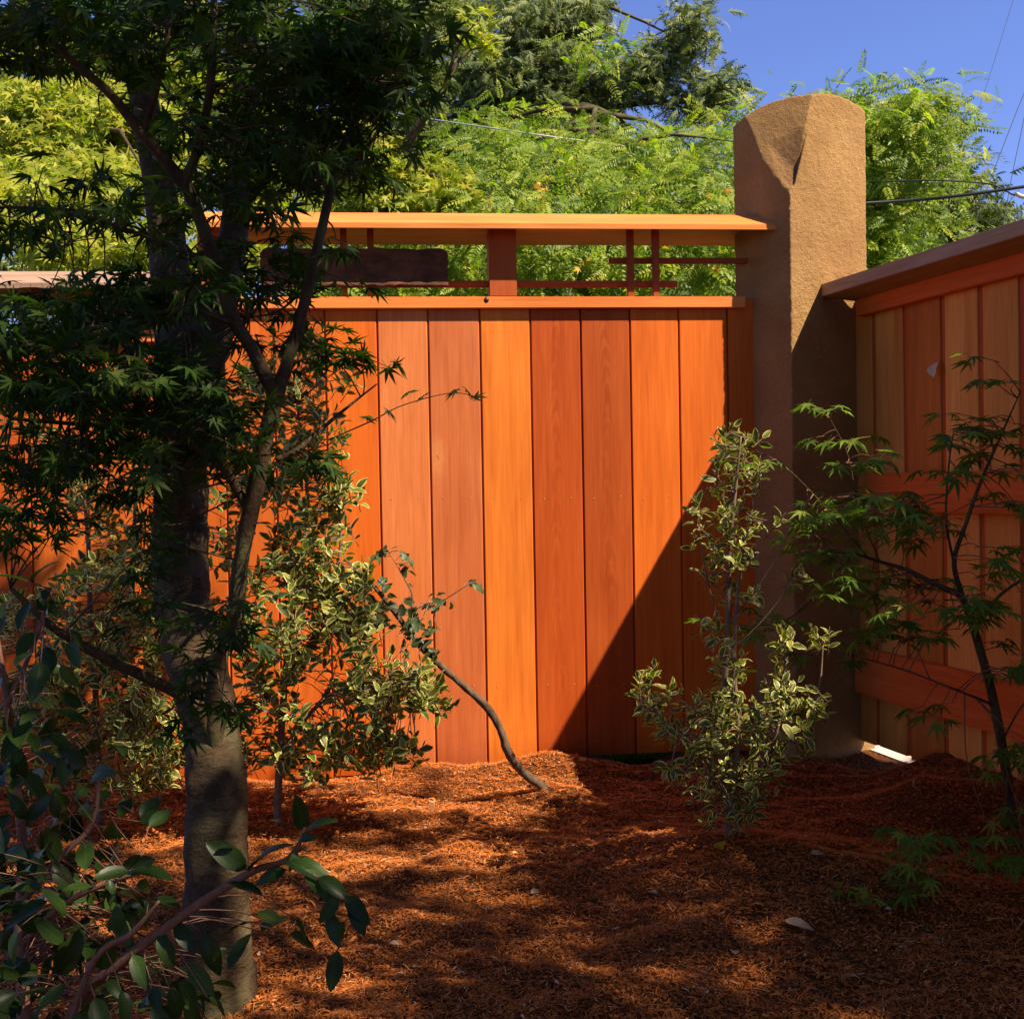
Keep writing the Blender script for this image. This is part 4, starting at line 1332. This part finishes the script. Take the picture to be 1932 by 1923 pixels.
def camellia():
    root = thing('camellia_bush', at(60, 2000, 1.6), 'glossy broad leafed evergreen bush with a long bare twig reaching past the maple trunk', 'shrub')
    root.location.z = 0.0
    gx, gy = at(60, 2000, 1.6).x, 1.6
    g0 = Vector((gx, gy, -0.02))
    br = [([g0, at(130, 1925, 1.55), at(230, 1815, 1.52), at(320, 1745, 1.5), at(400, 1690, 1.48), at(480, 1642, 1.46), at(535, 1625, 1.45), at(560, 1600, 1.44), at(575, 1560, 1.44)], [.008, .0075, .007, .0065, .006, .005, .004, .0035, .002]),
          ([g0, at(40, 1800, 1.6), at(45, 1640, 1.62), at(40, 1560, 1.62), at(32, 1480, 1.63), at(22, 1380, 1.64), at(8, 1290, 1.65), at(-10, 1180, 1.66)], [.010, .009, .008, .007, .0065, .006, .005, .004]),
          ([at(42, 1700, 1.6), at(110, 1620, 1.62), at(170, 1560, 1.64), at(186, 1480, 1.66), at(180, 1430, 1.66)], [.005, .0045, .004, .003, .002]),
          ([at(40, 1780, 1.6), at(130, 1700, 1.56), at(220, 1660, 1.54), at(290, 1640, 1.52)], [.005, .0045, .004, .002]),
          ([g0, at(160, 1850, 1.5), at(250, 1760, 1.48), at(300, 1700, 1.47)], [.006, .005, .004, .002]),
          ([at(535, 1625, 1.45), at(590, 1650, 1.42), at(640, 1690, 1.4), at(690, 1720, 1.4)], [.003, .0025, .002, .001]),
          ([at(15, 1330, 1.64), at(70, 1200, 1.62), at(95, 1110, 1.6)], [.004, .003, .002])]
    sk = []
    for pts, rr in br:
        part_tube(root, 'branch', pts, rr, M['red_stem'], 30, 9, 0.1, 1.0)
        sk.append(spline([list(p) for p in pts], 40))
    sk = np.vstack(sk)
    # leaves drawn one by one: base, tip, depth, how far the upper side turns to the viewer
    L = [(90, 1095, 160, 1072, 1.6, .2), (75, 1110, 95, 1150, 1.6, .5), (70, 1130, 110, 1155, 1.6, .7), (60, 1100, 85, 1040, 1.6, .4), (50, 1330, 42, 1370, 1.63, .6), (35, 1480, 40, 1420, 1.62, .8), (48, 1545, 22, 1500, 1.62, .8), (50, 1550, 100, 1495, 1.62, .7),
         (135, 1445, 90, 1400, 1.66, .5), (140, 1440, 100, 1430, 1.66, .2), (145, 1440, 175, 1400, 1.66, .3), (40, 1610, 62, 1680, 1.6, 1.0), (100, 1630, 140, 1685, 1.6, .8), (230, 1640, 295, 1620, 1.52, .9), (205, 1660, 215, 1705, 1.52, .5), (250, 1640, 330, 1650, 1.5, .3),
         (465, 1640, 387, 1585, 1.46, .8), (470, 1645, 520, 1560, 1.45, .3), (560, 1605, 548, 1640, 1.44, .9), (572, 1565, 560, 1500, 1.44, .8), (575, 1570, 625, 1530, 1.44, .3), (565, 1580, 590, 1580, 1.44, .9), (545, 1560, 510, 1540, 1.44, .2), (535, 1625, 640, 1640, 1.43, .3), (575, 1640, 630, 1700, 1.42, .9), (600, 1655, 660, 1690, 1.41, .8), (640, 1690, 600, 1745, 1.4, .7), (650, 1690, 700, 1740, 1.4, .8), (430, 1665, 500, 1680, 1.46, .2), (440, 1600, 415, 1590, 1.46, .3),
         (540, 1640, 480, 1660, 1.44, .5), (660, 1700, 690, 1770, 1.4, .9), (620, 1720, 640, 1790, 1.4, .8), (110, 1840, 150, 1760, 1.55, 1.0), (190, 1830, 215, 1760, 1.5, .9), (200, 1850, 240, 1880, 1.5, .7), (250, 1800, 280, 1870, 1.5, 1.0), (300, 1760, 330, 1830, 1.5, .8), (330, 1740, 370, 1800, 1.5, .9), (380, 1760, 420, 1840, 1.5, .8), (280, 1700, 340, 1690, 1.5, .4), (120, 1780, 60, 1730, 1.55, .6), (70, 1760, 20, 1700, 1.57, .8), (60, 1860, 20, 1800, 1.57, .9)]
    Ps, Ds, Us, Ss = [], [], [], []
    for bx, by, tx, ty, y, f in L:
        p, q = np.array(at(bx, by, y)), np.array(at(tx, ty, y - .02))
        Ps.append(p); Ds.append(q - p); Ss.append(np.linalg.norm(q - p) * .95)
        v = unit(np.array(CAM) - p)
        Us.append(v * (f + .05) + np.array([.1, .1, 1.0]) * (1.05 - f) + rng.normal(0, .12, 3))
    for cx, cy, rx, ry, n in ((60, 1250, 80, 150, 26), (70, 1500, 110, 150, 70), (110, 1700, 140, 120, 90), (200, 1680, 110, 70, 26), (70, 1880, 120, 90, 64), (300, 1880, 130, 80, 40), (170, 1440, 80, 60, 8), (420, 1870, 90, 70, 12), (230, 1560, 60, 60, 6), (0, 1380, 40, 100, 10), (620, 1760, 60, 40, 8)):
        for q in ellipse_points(cx, cy, rx, ry, n, 1.45, 1.9):
            s = nearest(sk, q)
            Lq = np.linalg.norm(q - s)
            if Lq > .16: q = s + (q - s) * (.16 + .25 * (Lq - .16)) / Lq
            Ps.append(q); Ds.append(unit(q - s) + rng.normal(0, .5, 3) + np.array([0, 0, -.1])); Us.append(np.array([0.1, -.45, .8]) + rng.normal(0, .45, 3)); Ss.append(rng.uniform(.036, .060))
    P = np.array(Ps)
    leafage(root, GLOSS, P, frames(np.array(Ds), np.array(Us)), np.array(Ss), M['camellia'], 300, smooth=True)
    stuff_tubes(root, 'twigs', bough_twigs(P, sk, .0012, .0008), M['red_stem'], 5, 4)


camellia()


def maple_seedling():
    root = thing('maple_seedling', at(1720, 1740, 2.6), 'small dim green maple seedling low in the shaded mulch below the young maple', 'plant')
    root.location.z = ground_h(root.location.x, root.location.y)
    b = Vector(root.location)
    st = []
    for x, y in ((1610, 1690), (1660, 1670), (1740, 1640), (1770, 1600), (1700, 1600), (1850, 1630)):
        q = at(x, y, 2.55); st.append(([b, (b + q) / 2 + Vector((0, 0, .03)), q], [.0022, .0016, .0009]))
        part_tube(root, 'stem', *st[-1], M['red_stem'], 8, 5)
    tips = np.vstack([ellipse_points(x, y, 45, 22, 4, 2.45, 2.65) for x, y in ((1620, 1690), (1680, 1665), (1740, 1640), (1765, 1595), (1700, 1590), (1850, 1625))])
    d = tips - np.array(b); d[:, 2] *= .2
    P, A, S, sh = sprays(tips, d, 2, 0.04, 0.045, .9, 1.1, .25)
    leafage(root, MAPLE, P, A, S, M['maple_leaf2'], 300)


maple_seedling()

# ------------------------------------------------------------------ small things lying about
def flat_leaf(px, py, Y, size, label, mat, ang, name='fallen_leaf', shape=None, up=(0, -.35, 1)):
    p = at(px, py, Y)
    p = Vector((p.x, Y, ground_h(p.x, Y) + 0.012))
    # slide along the ray to the bed so that it lies where it is seen
    d = ray(px, py)
    y = 1.6
    while y < 4.2:
        q = CAM + d * (y / d.y)
        if q.z <= ground_h(q.x, q.y) + 0.008: break
        y += 0.01
    V, T, R = shape or GLOSS[1]
    me = raw_mesh(name, V, T, M[mat], True, attrs={'rim': R, 'tint': np.full(len(V), .5)})
    o = link(name, me, label=label, cat='leaf' if name == 'fallen_leaf' else 'wood chip')
    a = frames(np.array([[math.cos(ang), math.sin(ang), 0.1]]), np.array([up]))[0] * size
    m4 = np.eye(4); m4[:3, :3] = a; m4[:3, 3] = [q.x, q.y, q.z + .006]
    o.matrix_world = Matrix(m4.tolist())
    return o


flat_leaf(1106, 1438, 3.9, .050, 'pale dry leaf lying against the foot of the planks at the tip of the shadow', 'dry_leaf', 2.6)
flat_leaf(1388, 1806, 2.3, .042, 'teardrop tan dry leaf in the shaded mulch of the lower bed', 'dry_leaf', 1.5, up=(0, -.8, .6))
flat_leaf(1480, 1742, 2.4, .060, 'long curled grey-brown dry leaf on a ridge of mulch', 'dry_leaf', -.5)
flat_leaf(1003, 1690, 2.6, .045, 'narrow tan dry leaf in the middle of the mulch', 'dry_leaf', .9)
flat_leaf(735, 1785, 2.3, .030, 'round pinkish dry leaf beside the glossy bush twigs', 'dry_leaf', .2)
flat_leaf(1530, 1615, 2.9, .040, 'dry leaf on the mulch between the tall thin shrub and the young maple', 'dry_leaf', .2)
V, T, R = VAR[0]
flat_leaf(1364, 1608, 2.8, .058, 'bright lime leaf at the foot of the tall thin shrub', 'yellow_leaf', 1.7, up=(0, -1, .2), shape=VAR[0])
flat_leaf(1240, 1690, 2.6, .035, 'small pale dry leaf in the mulch below the tall thin shrub', 'dry_leaf', 2.2)


def chip(px, py, lx, ly, lz, rot, label):
    d = ray(px, py); y = 1.6
    while y < 4.2:
        q = CAM + d * (y / d.y)
        if q.z <= ground_h(q.x, q.y): break
        y += .01
    m = MB().add([(-lx, -ly, 0), (lx, -ly * .7, .001), (lx * .9, ly, 0), (-lx * .8, ly, -.001), (-lx * .9, -ly, lz), (lx * .8, -ly * .8, lz * .9), (lx * 1.05, ly * .9, lz * 1.05), (-lx * .85, ly, lz)],
                 [(0, 3, 2, 1), (4, 5, 6, 7), (0, 1, 5, 4), (1, 2, 6, 5), (2, 3, 7, 6), (3, 0, 4, 7)])
    o = m.build('wood_chip', M['rail'], None, label=label, cat='wood chip')
    o.location = (q.x, q.y, q.z); o.rotation_euler = rot; o.color = (.62, .30, .13, 1)


chip(812, 1532, .0095, .002, .037, (.25, .12, .2), 'upright pale orange wood chip stuck in the sunny mulch')
chip(1140, 1640, .02, .006, .004, (.2, .1, .5), 'flat orange splinter in the mulch below the leaning stem')

# curled pale leaf caught on the side fence
u, z = sp(1762, 712, -0.02)
q = SO + SR @ Vector((u, -0.02, z))
V, T, R = oval_shape(0.62, 0.55, 0.35, 0.2, 21, .02)
o = link('curled_leaf', raw_mesh('curled_leaf', V, T, M['lit_leaf'], True), label='pale curled dry leaf caught on a shaded plank of the side fence', cat='leaf')
a = frames(np.array([[.10, .02, 1.0]]), np.array([[-.8, -.55, .25]]))[0] * .052
m4 = np.eye(4); m4[:3, :3] = a; m4[:3, 3] = list(q); o.matrix_world = Matrix(m4.tolist())

# ------------------------------------------------------------------ trees beyond the fences
def far_tree(name, label, foot, trunk_r, blobs, shapes, mat, size, trunk=True, group=None, updir=(0.18, -0.85, 0.48), dirbias=0.6, flowers=0, clump=9, hang=-0.35, flat=1.0):
    """blobs: (cx, cy, rx, ry, clumps, Y0, Y1) measured in the photo; each clump carries a handful of sprays"""
    fx = at(foot[0], 900, foot[1]); base = Vector((fx.x, foot[1], -0.1))
    root = thing(name, base, label, 'tree', group=group)
    Ps, Ds, Us, Ss, tips = [], [], [], [], []
    for cx, cy, rx, ry, n, y0, y1 in blobs:
        cc = np.array(list(at(cx, cy, (y0 + y1) / 2)))
        for q in ellipse_points(cx, cy, rx, ry, n, y0, y1):
            tips.append(q)
            out = unit((q - cc) * np.array([1, 1, .6]) + np.array([0, -.25, .1]))
            for i in range(clump + rng.integers(-2, 3)):
                o_ = rng.normal(0, 1, 3) * size * 0.75 * np.array([1, 1, .6 * flat])
                d = out * dirbias + rng.normal(0, .7, 3) * np.array([1, 1, .45]) + np.array([0, 0, hang])
                Ps.append(q + o_); Ds.append(d); Us.append(np.array(updir) * 1.15 + out * .3 + rng.normal(0, .45, 3)); Ss.append(size * rng.uniform(.65, 1.2))
    P = np.array(Ps) - np.array(base)
    V, T, at_ = scatter(shapes, P, frames(np.array(Ds), np.array(Us)), np.array(Ss))
    link('crown', raw_mesh('crown', V, T, M[mat], attrs=at_), root, kind='stuff')
    tips = np.array(tips)
    top = tips[tips[:, 2].argmax()]
    mid = tips.mean(0)
    tr = [base, Vector(((base.x * 2 + mid[0]) / 3, (base.y * 2 + mid[1]) / 3, mid[2] * .55)), Vector(mid), Vector((mid * .4 + top * .6))]
    part_tube(root, 'trunk', tr, [trunk_r, trunk_r * .8, trunk_r * .5, trunk_r * .15], M['bark'], 24, 10, .1)
    sk = spline([list(p) for p in tr], 60); sk = sk[18:]
    sel = tips[rng.permutation(len(tips))[:min(len(tips), 60)]]
    stuff_tubes(root, 'limbs', bough_twigs(sel, sk, trunk_r * .18, trunk_r * .03, .1), M['bark'], 6, 5)
    if flowers:
        k = rng.permutation(len(tips))
        fr = tips[k][np.argsort(tips[k][:, 1])][:flowers * 2]
        fP = fr[rng.permutation(len(fr))[:flowers]] + np.array([0, -.18, 0]) + rng.normal(0, .06, (flowers, 3))
        fP = np.repeat(fP, 3, 0) + rng.normal(0, .02, (flowers * 3, 3))
        V, T, at_ = scatter(MAPLE5, fP - np.array(base), frames(rng.normal(0, 1, (len(fP), 3)), np.tile([[0, -1, .5]], (len(fP), 1)) + rng.normal(0, .4, (len(fP), 3))), rng.uniform(.025, .042, len(fP)))
        link('blossoms', raw_mesh('blossoms', V, T, M['flower'], attrs=at_), root, kind='stuff')
    return root


far_tree('locust_tree', 'bright green feathery leafed tree with orange blossoms right behind the raised fence panel', (1150, 8.2), .12,
         [(1090, 320, 200, 75, 80, 7.0, 8.6), (1000, 370, 200, 90, 80, 6.2, 7.8), (1250, 400, 180, 80, 90, 6.0, 7.8), (1130, 470, 330, 90, 130, 5.6, 7.2), (880, 460, 180, 110, 60, 7.4, 8.8), (900, 260, 60, 40, 12, 7.4, 8.4), (1010, 235, 70, 35, 12, 7.6, 8.6),
          (1150, 270, 110, 30, 18, 7.4, 8.4), (1360, 350, 50, 95, 30, 7.0, 8.2), (1330, 262, 40, 14, 4, 7.4, 8.2), (1140, 105, 40, 25, 4, 7.8, 8.2), (1400, 200, 30, 10, 2, 7.6, 8.0), (1235, 300, 90, 30, 16, 7, 8), (1300, 520, 130, 60, 40, 5.8, 7.2), (800, 510, 160, 50, 36, 5.8, 7)], PINN, 'pinnate', 0.165, flowers=30, hang=-.4, clump=14)
far_tree('locust_tree', 'bright green feathery leafed tree rising behind the stone pillar against the sky', (1660, 7.8), .10,
         [(1690, 275, 85, 65, 46, 6.9, 8.0), (1630, 225, 80, 35, 22, 7.0, 8.0), (1750, 240, 45, 45, 20, 7.0, 7.8), (1570, 190, 40, 14, 4, 7.2, 7.6), (1690, 410, 65, 65, 40, 7.0, 8.0), (1680, 485, 75, 35, 24, 6.8, 7.8), (1640, 180, 20, 14, 3, 7.2, 7.6), (1775, 300, 20, 45, 6, 7.1, 7.7), (1600, 340, 80, 140, 60, 7.4, 8.2), (1770, 200, 25, 14, 4, 7.0, 7.4), (1690, 200, 40, 20, 8, 7, 7.6)], PINN, 'pinnate', 0.16, hang=-.4, clump=12)
far_tree('conifer_tree', 'tall dark conifer with drooping boughs, one long bough reaching into the blue sky', (980, 15.0), .28,
         [(960, 60, 80, 110, 34, 13.5, 15), (1050, 30, 70, 60, 24, 13.5, 15), (900, 180, 90, 80, 28, 13.5, 15), (1010, 130, 90, 60, 28, 13.5, 15), (1170, 155, 70, 12, 12, 13.5, 14.1), (1230, 125, 50, 12, 9, 13.5, 14.1), (1275, 90, 30, 14, 6, 13.5, 14.0), (1303, 40, 6, 32, 5, 13.5, 13.9), (1080, 180, 70, 36, 20, 13.5, 15), (760, 230, 80, 60, 24, 14, 16), (1345, 165, 16, 24, 6, 13.6, 14.2), (1310, 200, 35, 14, 7, 13.6, 14.2), (1085, 30, 30, 22, 9, 13.5, 14.5), (830, 290, 90, 60, 30, 14, 16), (700, 420, 200, 140, 60, 16, 17)],
         NEED, 'conifer', 0.215, hang=-.35, clump=46)
far_tree('conifer_tree', 'blue green wispy cedar half hidden by the feathery tree, next to the power cable', (1760, 10.5), .14,
         [(1740, 320, 60, 40, 16, 10, 11), (1760, 400, 80, 50, 30, 10, 11), (1800, 440, 60, 30, 16, 10, 10.8), (1820, 360, 20, 12, 3, 10, 10.5), (1845, 415, 28, 8, 4, 10, 10.4), (1720, 470, 80, 40, 20, 10, 11), (1690, 360, 60, 100, 30, 10.4, 11)], NEED, 'conifer', 0.22, clump=24, hang=-.2)
far_tree('broadleaf_tree', 'sunlit yellow green maple glowing behind the low fence section', (120, 9.5), .16,
         [(130, 240, 220, 80, 190, 8.0, 8.9), (60, 130, 150, 70, 90, 9.3, 10.3), (60, 400, 120, 50, 50, 6.6, 7.4), (480, 300, 120, 120, 50, 8.2, 9.2), (250, 130, 130, 80, 70, 9.3, 10.3), (140, 350, 230, 50, 80, 7.1, 7.9), (380, 240, 130, 130, 70, 8.4, 9.4), (200, 470, 120, 50, 30, 6.4, 7.2), (380, 480, 120, 70, 40, 6.6, 7.4), (300, 20, 260, 60, 60, 10.6, 11.6)], MAPLE5, 'yellow_leaf', 0.078, clump=40, hang=-.2)
far_tree('broadleaf_tree', 'olive green fine leafed tree beside the dark conifer, above the raised fence cap', (690, 11.0), .2,
         [(690, 80, 120, 100, 90, 10, 12), (620, 180, 100, 90, 60, 10, 12), (790, 60, 80, 70, 44, 10, 11.5), (760, 160, 80, 60, 36, 10, 11.5), (560, 60, 120, 90, 50, 10.5, 12), (860, 40, 50, 50, 18, 10, 11), (600, 320, 160, 90, 60, 10.5, 12), (480, 150, 100, 120, 50, 11, 12)], MAPLE5, 'mid_leaf', 0.085, clump=38, hang=-.15)
far_tree('broadleaf_tree', 'low yellow leafed maple just over the fence cap beside the dark branches', (760, 6.6), .08,
         [(760, 350, 110, 50, 40, 6.0, 6.8), (840, 380, 60, 28, 18, 6.0, 6.6), (690, 300, 70, 60, 22, 6.2, 7.0), (700, 400, 160, 40, 34, 6.0, 6.8), (900, 70, 30, 45, 4, 6.2, 6.6)], MAPLE5, 'yellow_leaf', 0.066, clump=34, hang=-.2)
far_tree('conifer_tree', 'dim blue green conifer low behind the low fence section', (60, 16.0), .22,
         [(90, 520, 120, 60, 40, 15, 17), (200, 560, 120, 60, 40, 15, 17), (20, 440, 60, 60, 12, 15, 16), (350, 560, 120, 80, 40, 15, 17)], NEED, 'conifer', 0.4, clump=10)
far_tree('broadleaf_tree', 'deep green leafy tree filling the gap under the lattice bars', (1250, 11.0), .16,
         [(1300, 520, 260, 100, 90, 10, 12), (1000, 540, 260, 90, 80, 10, 12), (700, 540, 200, 90, 60, 10, 12), (1560, 480, 180, 120, 70, 10.5, 12), (1250, 400, 240, 90, 60, 10.5, 12)], MAPLE5, 'mid_leaf', 0.12, clump=22)

# ------------------------------------------------------------------ overhead lines
def line(name, pts, r, mat, label, cat):
    W = pxs(pts)
    c0 = W[0]
    V, T = tube(np.array([list(p - c0) for p in W]), [r] * len(W), 30, 6)
    o = link(name, raw_mesh(name, V, T, M[mat], True), label=label, cat=cat)
    o.location = c0
    return o


line('power_cable', [(1560, 388, 6.6), (1700, 380, 6.6), (1800, 371, 6.5), (1940, 352, 6.4), (2300, 300, 6.2)], .0095, 'cable', 'thick black power cable running past the pillar', 'cable')
line('service_wire', [(1640, 345, 6.7), (1760, 341, 6.6), (1850, 346, 6.55), (1880, 352, 6.5), (1900, 362, 6.5), (1932, 370, 6.45), (2100, 372, 6.4)], .0045, 'cable', 'thin black wire dipping above the thick cable to its clamp', 'cable')
line('cable_clamp', [(1917, 366, 6.45), (1926, 371, 6.45), (1940, 373, 6.45)], .012, 'clamp', 'pale clamp where the thin wire meets the thick cable', 'clamp')
line('guy_wire', [(1960, 120, 9.0), (1932, 178, 9.0), (1880, 310, 9.0), (1835, 435, 9.0), (1815, 500, 9.0)], .0030, 'wire', 'thin slanting wire crossing the sky nearest the feathery tree', 'wire')
line('guy_wire', [(1955, 100, 9.0), (1932, 225, 9.0), (1910, 330, 9.0), (1890, 440, 9.0), (1880, 500, 9.0)], .0030, 'wire', 'steep thin wire crossing the sky straight above the side fence cap', 'wire')
line('guy_wire', [(1925, -40, 12.0), (1912, 0, 12.0), (1895, 55, 12.0), (1875, 120, 12.0), (1830, 260, 12.0), (1800, 360, 12.0)], .0026, 'wire', 'faint thin wire starting high in the corner of the sky', 'wire')
line('pale_wire', [(700, 205, 8.0), (790, 222, 7.0), (930, 243, 6.6), (1066, 262, 6.6), (1250, 285, 7.6)], .0042, 'white_wire', 'pale wire passing through the feathery tree above the fence cap', 'wire')


# ------------------------------------------------------------------ unseen tree overhead, its crown shaped to dapple the bed
def shade_tree():
    foot = Vector((3.6, -1.2, -0.1))
    root = thing('shade_tree', foot, 'unseen shade tree beyond the side fence, crown shaped to dapple the bed', 'tree')
    lit = [(1050, 1476, 260, 55, 1.0), (860, 1515, 190, 40, .85), (640, 1520, 170, 45, .85), (620, 1640, 100, 45, .75), (860, 1620, 160, 45, .7), (650, 1840, 150, 45, .7), (470, 1895, 120, 40, .6), (170, 1890, 180, 45, .6), (1335, 1565, 140, 45, .9), (1205, 1622, 150, 42, .9), (1715, 1820, 55, 28, .95), (1480, 1740, 20, 10, .1),
           (330, 1590, 90, 30, .8), (80, 1600, 120, 60, .5), (1150, 1590, 160, 40, .25), (900, 1690, 120, 20, .35), (430, 1500, 400, 60, .8), (100, 1450, 500, 60, .8)]
    gx = rng.uniform(-4.2, 2.2, 26000); gy = rng.uniform(0.6, 4.15, 26000)
    G = np.stack([gx, gy, np.zeros(len(gx))], 1)
    px, py, dz = project(G)
    p_lit = np.zeros(len(gx))
    for cx, cy, rx, ry, a in lit:
        p_lit = np.maximum(p_lit, a * np.exp(-np.maximum(0, ((px - cx) / rx) ** 2 + ((py - cy) / ry) ** 2 - .35) * 1.6))
    p_lit = np.where((gx < -1.25) & (gy > 3.2), .9, p_lit)
    left_zone = (gx < -1.3) & (gx > -2.8) & (gy > 3.1)
    p_lit = np.where(left_zone, .06, p_lit)
    low_zone = (px > 850) & (py > 1635) & (dz > .3) & (p_lit < .25)
    trunk_zone = (gx < -0.70) & (gx > -2.6) & (gy > 1.9) & (gy < 2.72)
    p_lit = np.where(trunk_zone, p_lit * .25, p_lit)
    p_lit = np.where((gy > 3.95) & (gx > -1.5), 1.0, p_lit)
    dens = np.where(p_lit > .3, (1 - p_lit) ** 2 * .6, 1.0) * np.where(dz < .3, .8, 1.0)
    # own clumps of the crown
    cl = np.array([noise.noise(Vector((x * 3.1, y * 3.1, 8.0))) for x, y in zip(gx, gy)])
    dens = dens * np.where(left_zone, np.clip(.95 + .8 * cl, .5, 1), np.where(trunk_zone, np.clip(.78 + 1.5 * cl, .05, 1), np.where(low_zone, np.clip(.95 + 1.0 * cl, .5, 1), np.clip(0.62 + 1.1 * cl, .12, 1))))
    dens = np.where(low_zone, dens * 1.6, np.where(trunk_zone, dens * 1.2, dens))
    keep = rng.uniform(0, 1, len(gx)) < dens * .62
    G = G[keep]
    t = rng.uniform(1.5, 2.6, len(G)) + np.where(low_zone[keep], .7, 0)
    P = G + t[:, None] * np.array(SUN)
    n = len(P)
    A = frames(rng.normal(0, 1, (n, 3)) * np.array([1, 1, .4]), np.array([[.35, -.2, 1.0]]) + rng.normal(0, .35, (n, 3)))
    S = rng.uniform(.06, .115, n)
    b = np.array(foot)
    V, T, at_ = scatter(MAPLE5, P - b, A, S)
    link('crown', raw_mesh('crown', V, T, M['maple_leaf2'], attrs=at_), root, kind='stuff')
    hub = Vector((3.2, 0.2, 3.0))
    part_tube(root, 'trunk', [foot, Vector((3.55, -.8, 1.4)), hub], [.13, .11, .085], M['bark'], 20, 12, .1)
    sk = np.array([list(hub)])
    sel = P[rng.permutation(n)[:70]]
    stuff_tubes(root, 'limbs', bough_twigs(sel, sk, .014, .004, .12), M['bark'], 8, 6)
    print('SHADE LEAVES', n)


shade_tree()


# ------------------------------------------------------------------ added evergreens, unseen behind the viewer, to close off the sky
def sky_blocker_trees():
    spec = [('dense unseen evergreen added behind the viewer to close off the sky', (-0.8, -3.6), 2.2, 6.2),
            ('tall unseen evergreen added by the far end of the side fence to cut sky light', (3.2, -5.2), 2.2, 6.4),
            ]
    for label, (x, y), r, h in spec:
        root = thing('sky_blocker_tree', (x, y, -0.1), label, 'tree')
        n = 2300
        u = rng.normal(0, 1, (n, 3)); u /= np.linalg.norm(u, axis=1)[:, None]
        P = u * np.array([r, r * .75, h * .47]) * rng.uniform(.72, 1.0, n)[:, None] + np.array([0, 0, h * .52])
        V, T, at_ = scatter(MAPLE5, P, frames(u + rng.normal(0, .6, (n, 3)), rng.normal(0, 1, (n, 3)) + u), rng.uniform(.18, .30, n))
        link('crown', raw_mesh('crown', V, T, M['conifer'], attrs=at_), root, kind='stuff')
        part_tube(root, 'trunk', [(x, y, -.1), (x, y, h * .4), (x, y, h * .8)], [.16, .12, .05], M['bark'], 12, 10)


sky_blocker_trees()


GROUPS = {'variegated_shrub': 'variegated shrubs planted along the fence', 'locust_tree': 'feathery leafed trees behind the fence', 'conifer_tree': 'conifers behind the fence',
          'broadleaf_tree': 'broadleaf trees behind the fence', 'fallen_leaf': 'dry leaves fallen on the mulch', 'wood_chip': 'wood chips lying in the mulch', 'guy_wire': 'thin wires crossing the sky', 'sky_blocker_tree': 'unseen evergreens added behind the viewer to close off the sky'}
for o in list(C.objects):
    if o.parent is None and o.name.split('.')[0] in GROUPS:
        o['group'] = GROUPS[o.name.split('.')[0]]
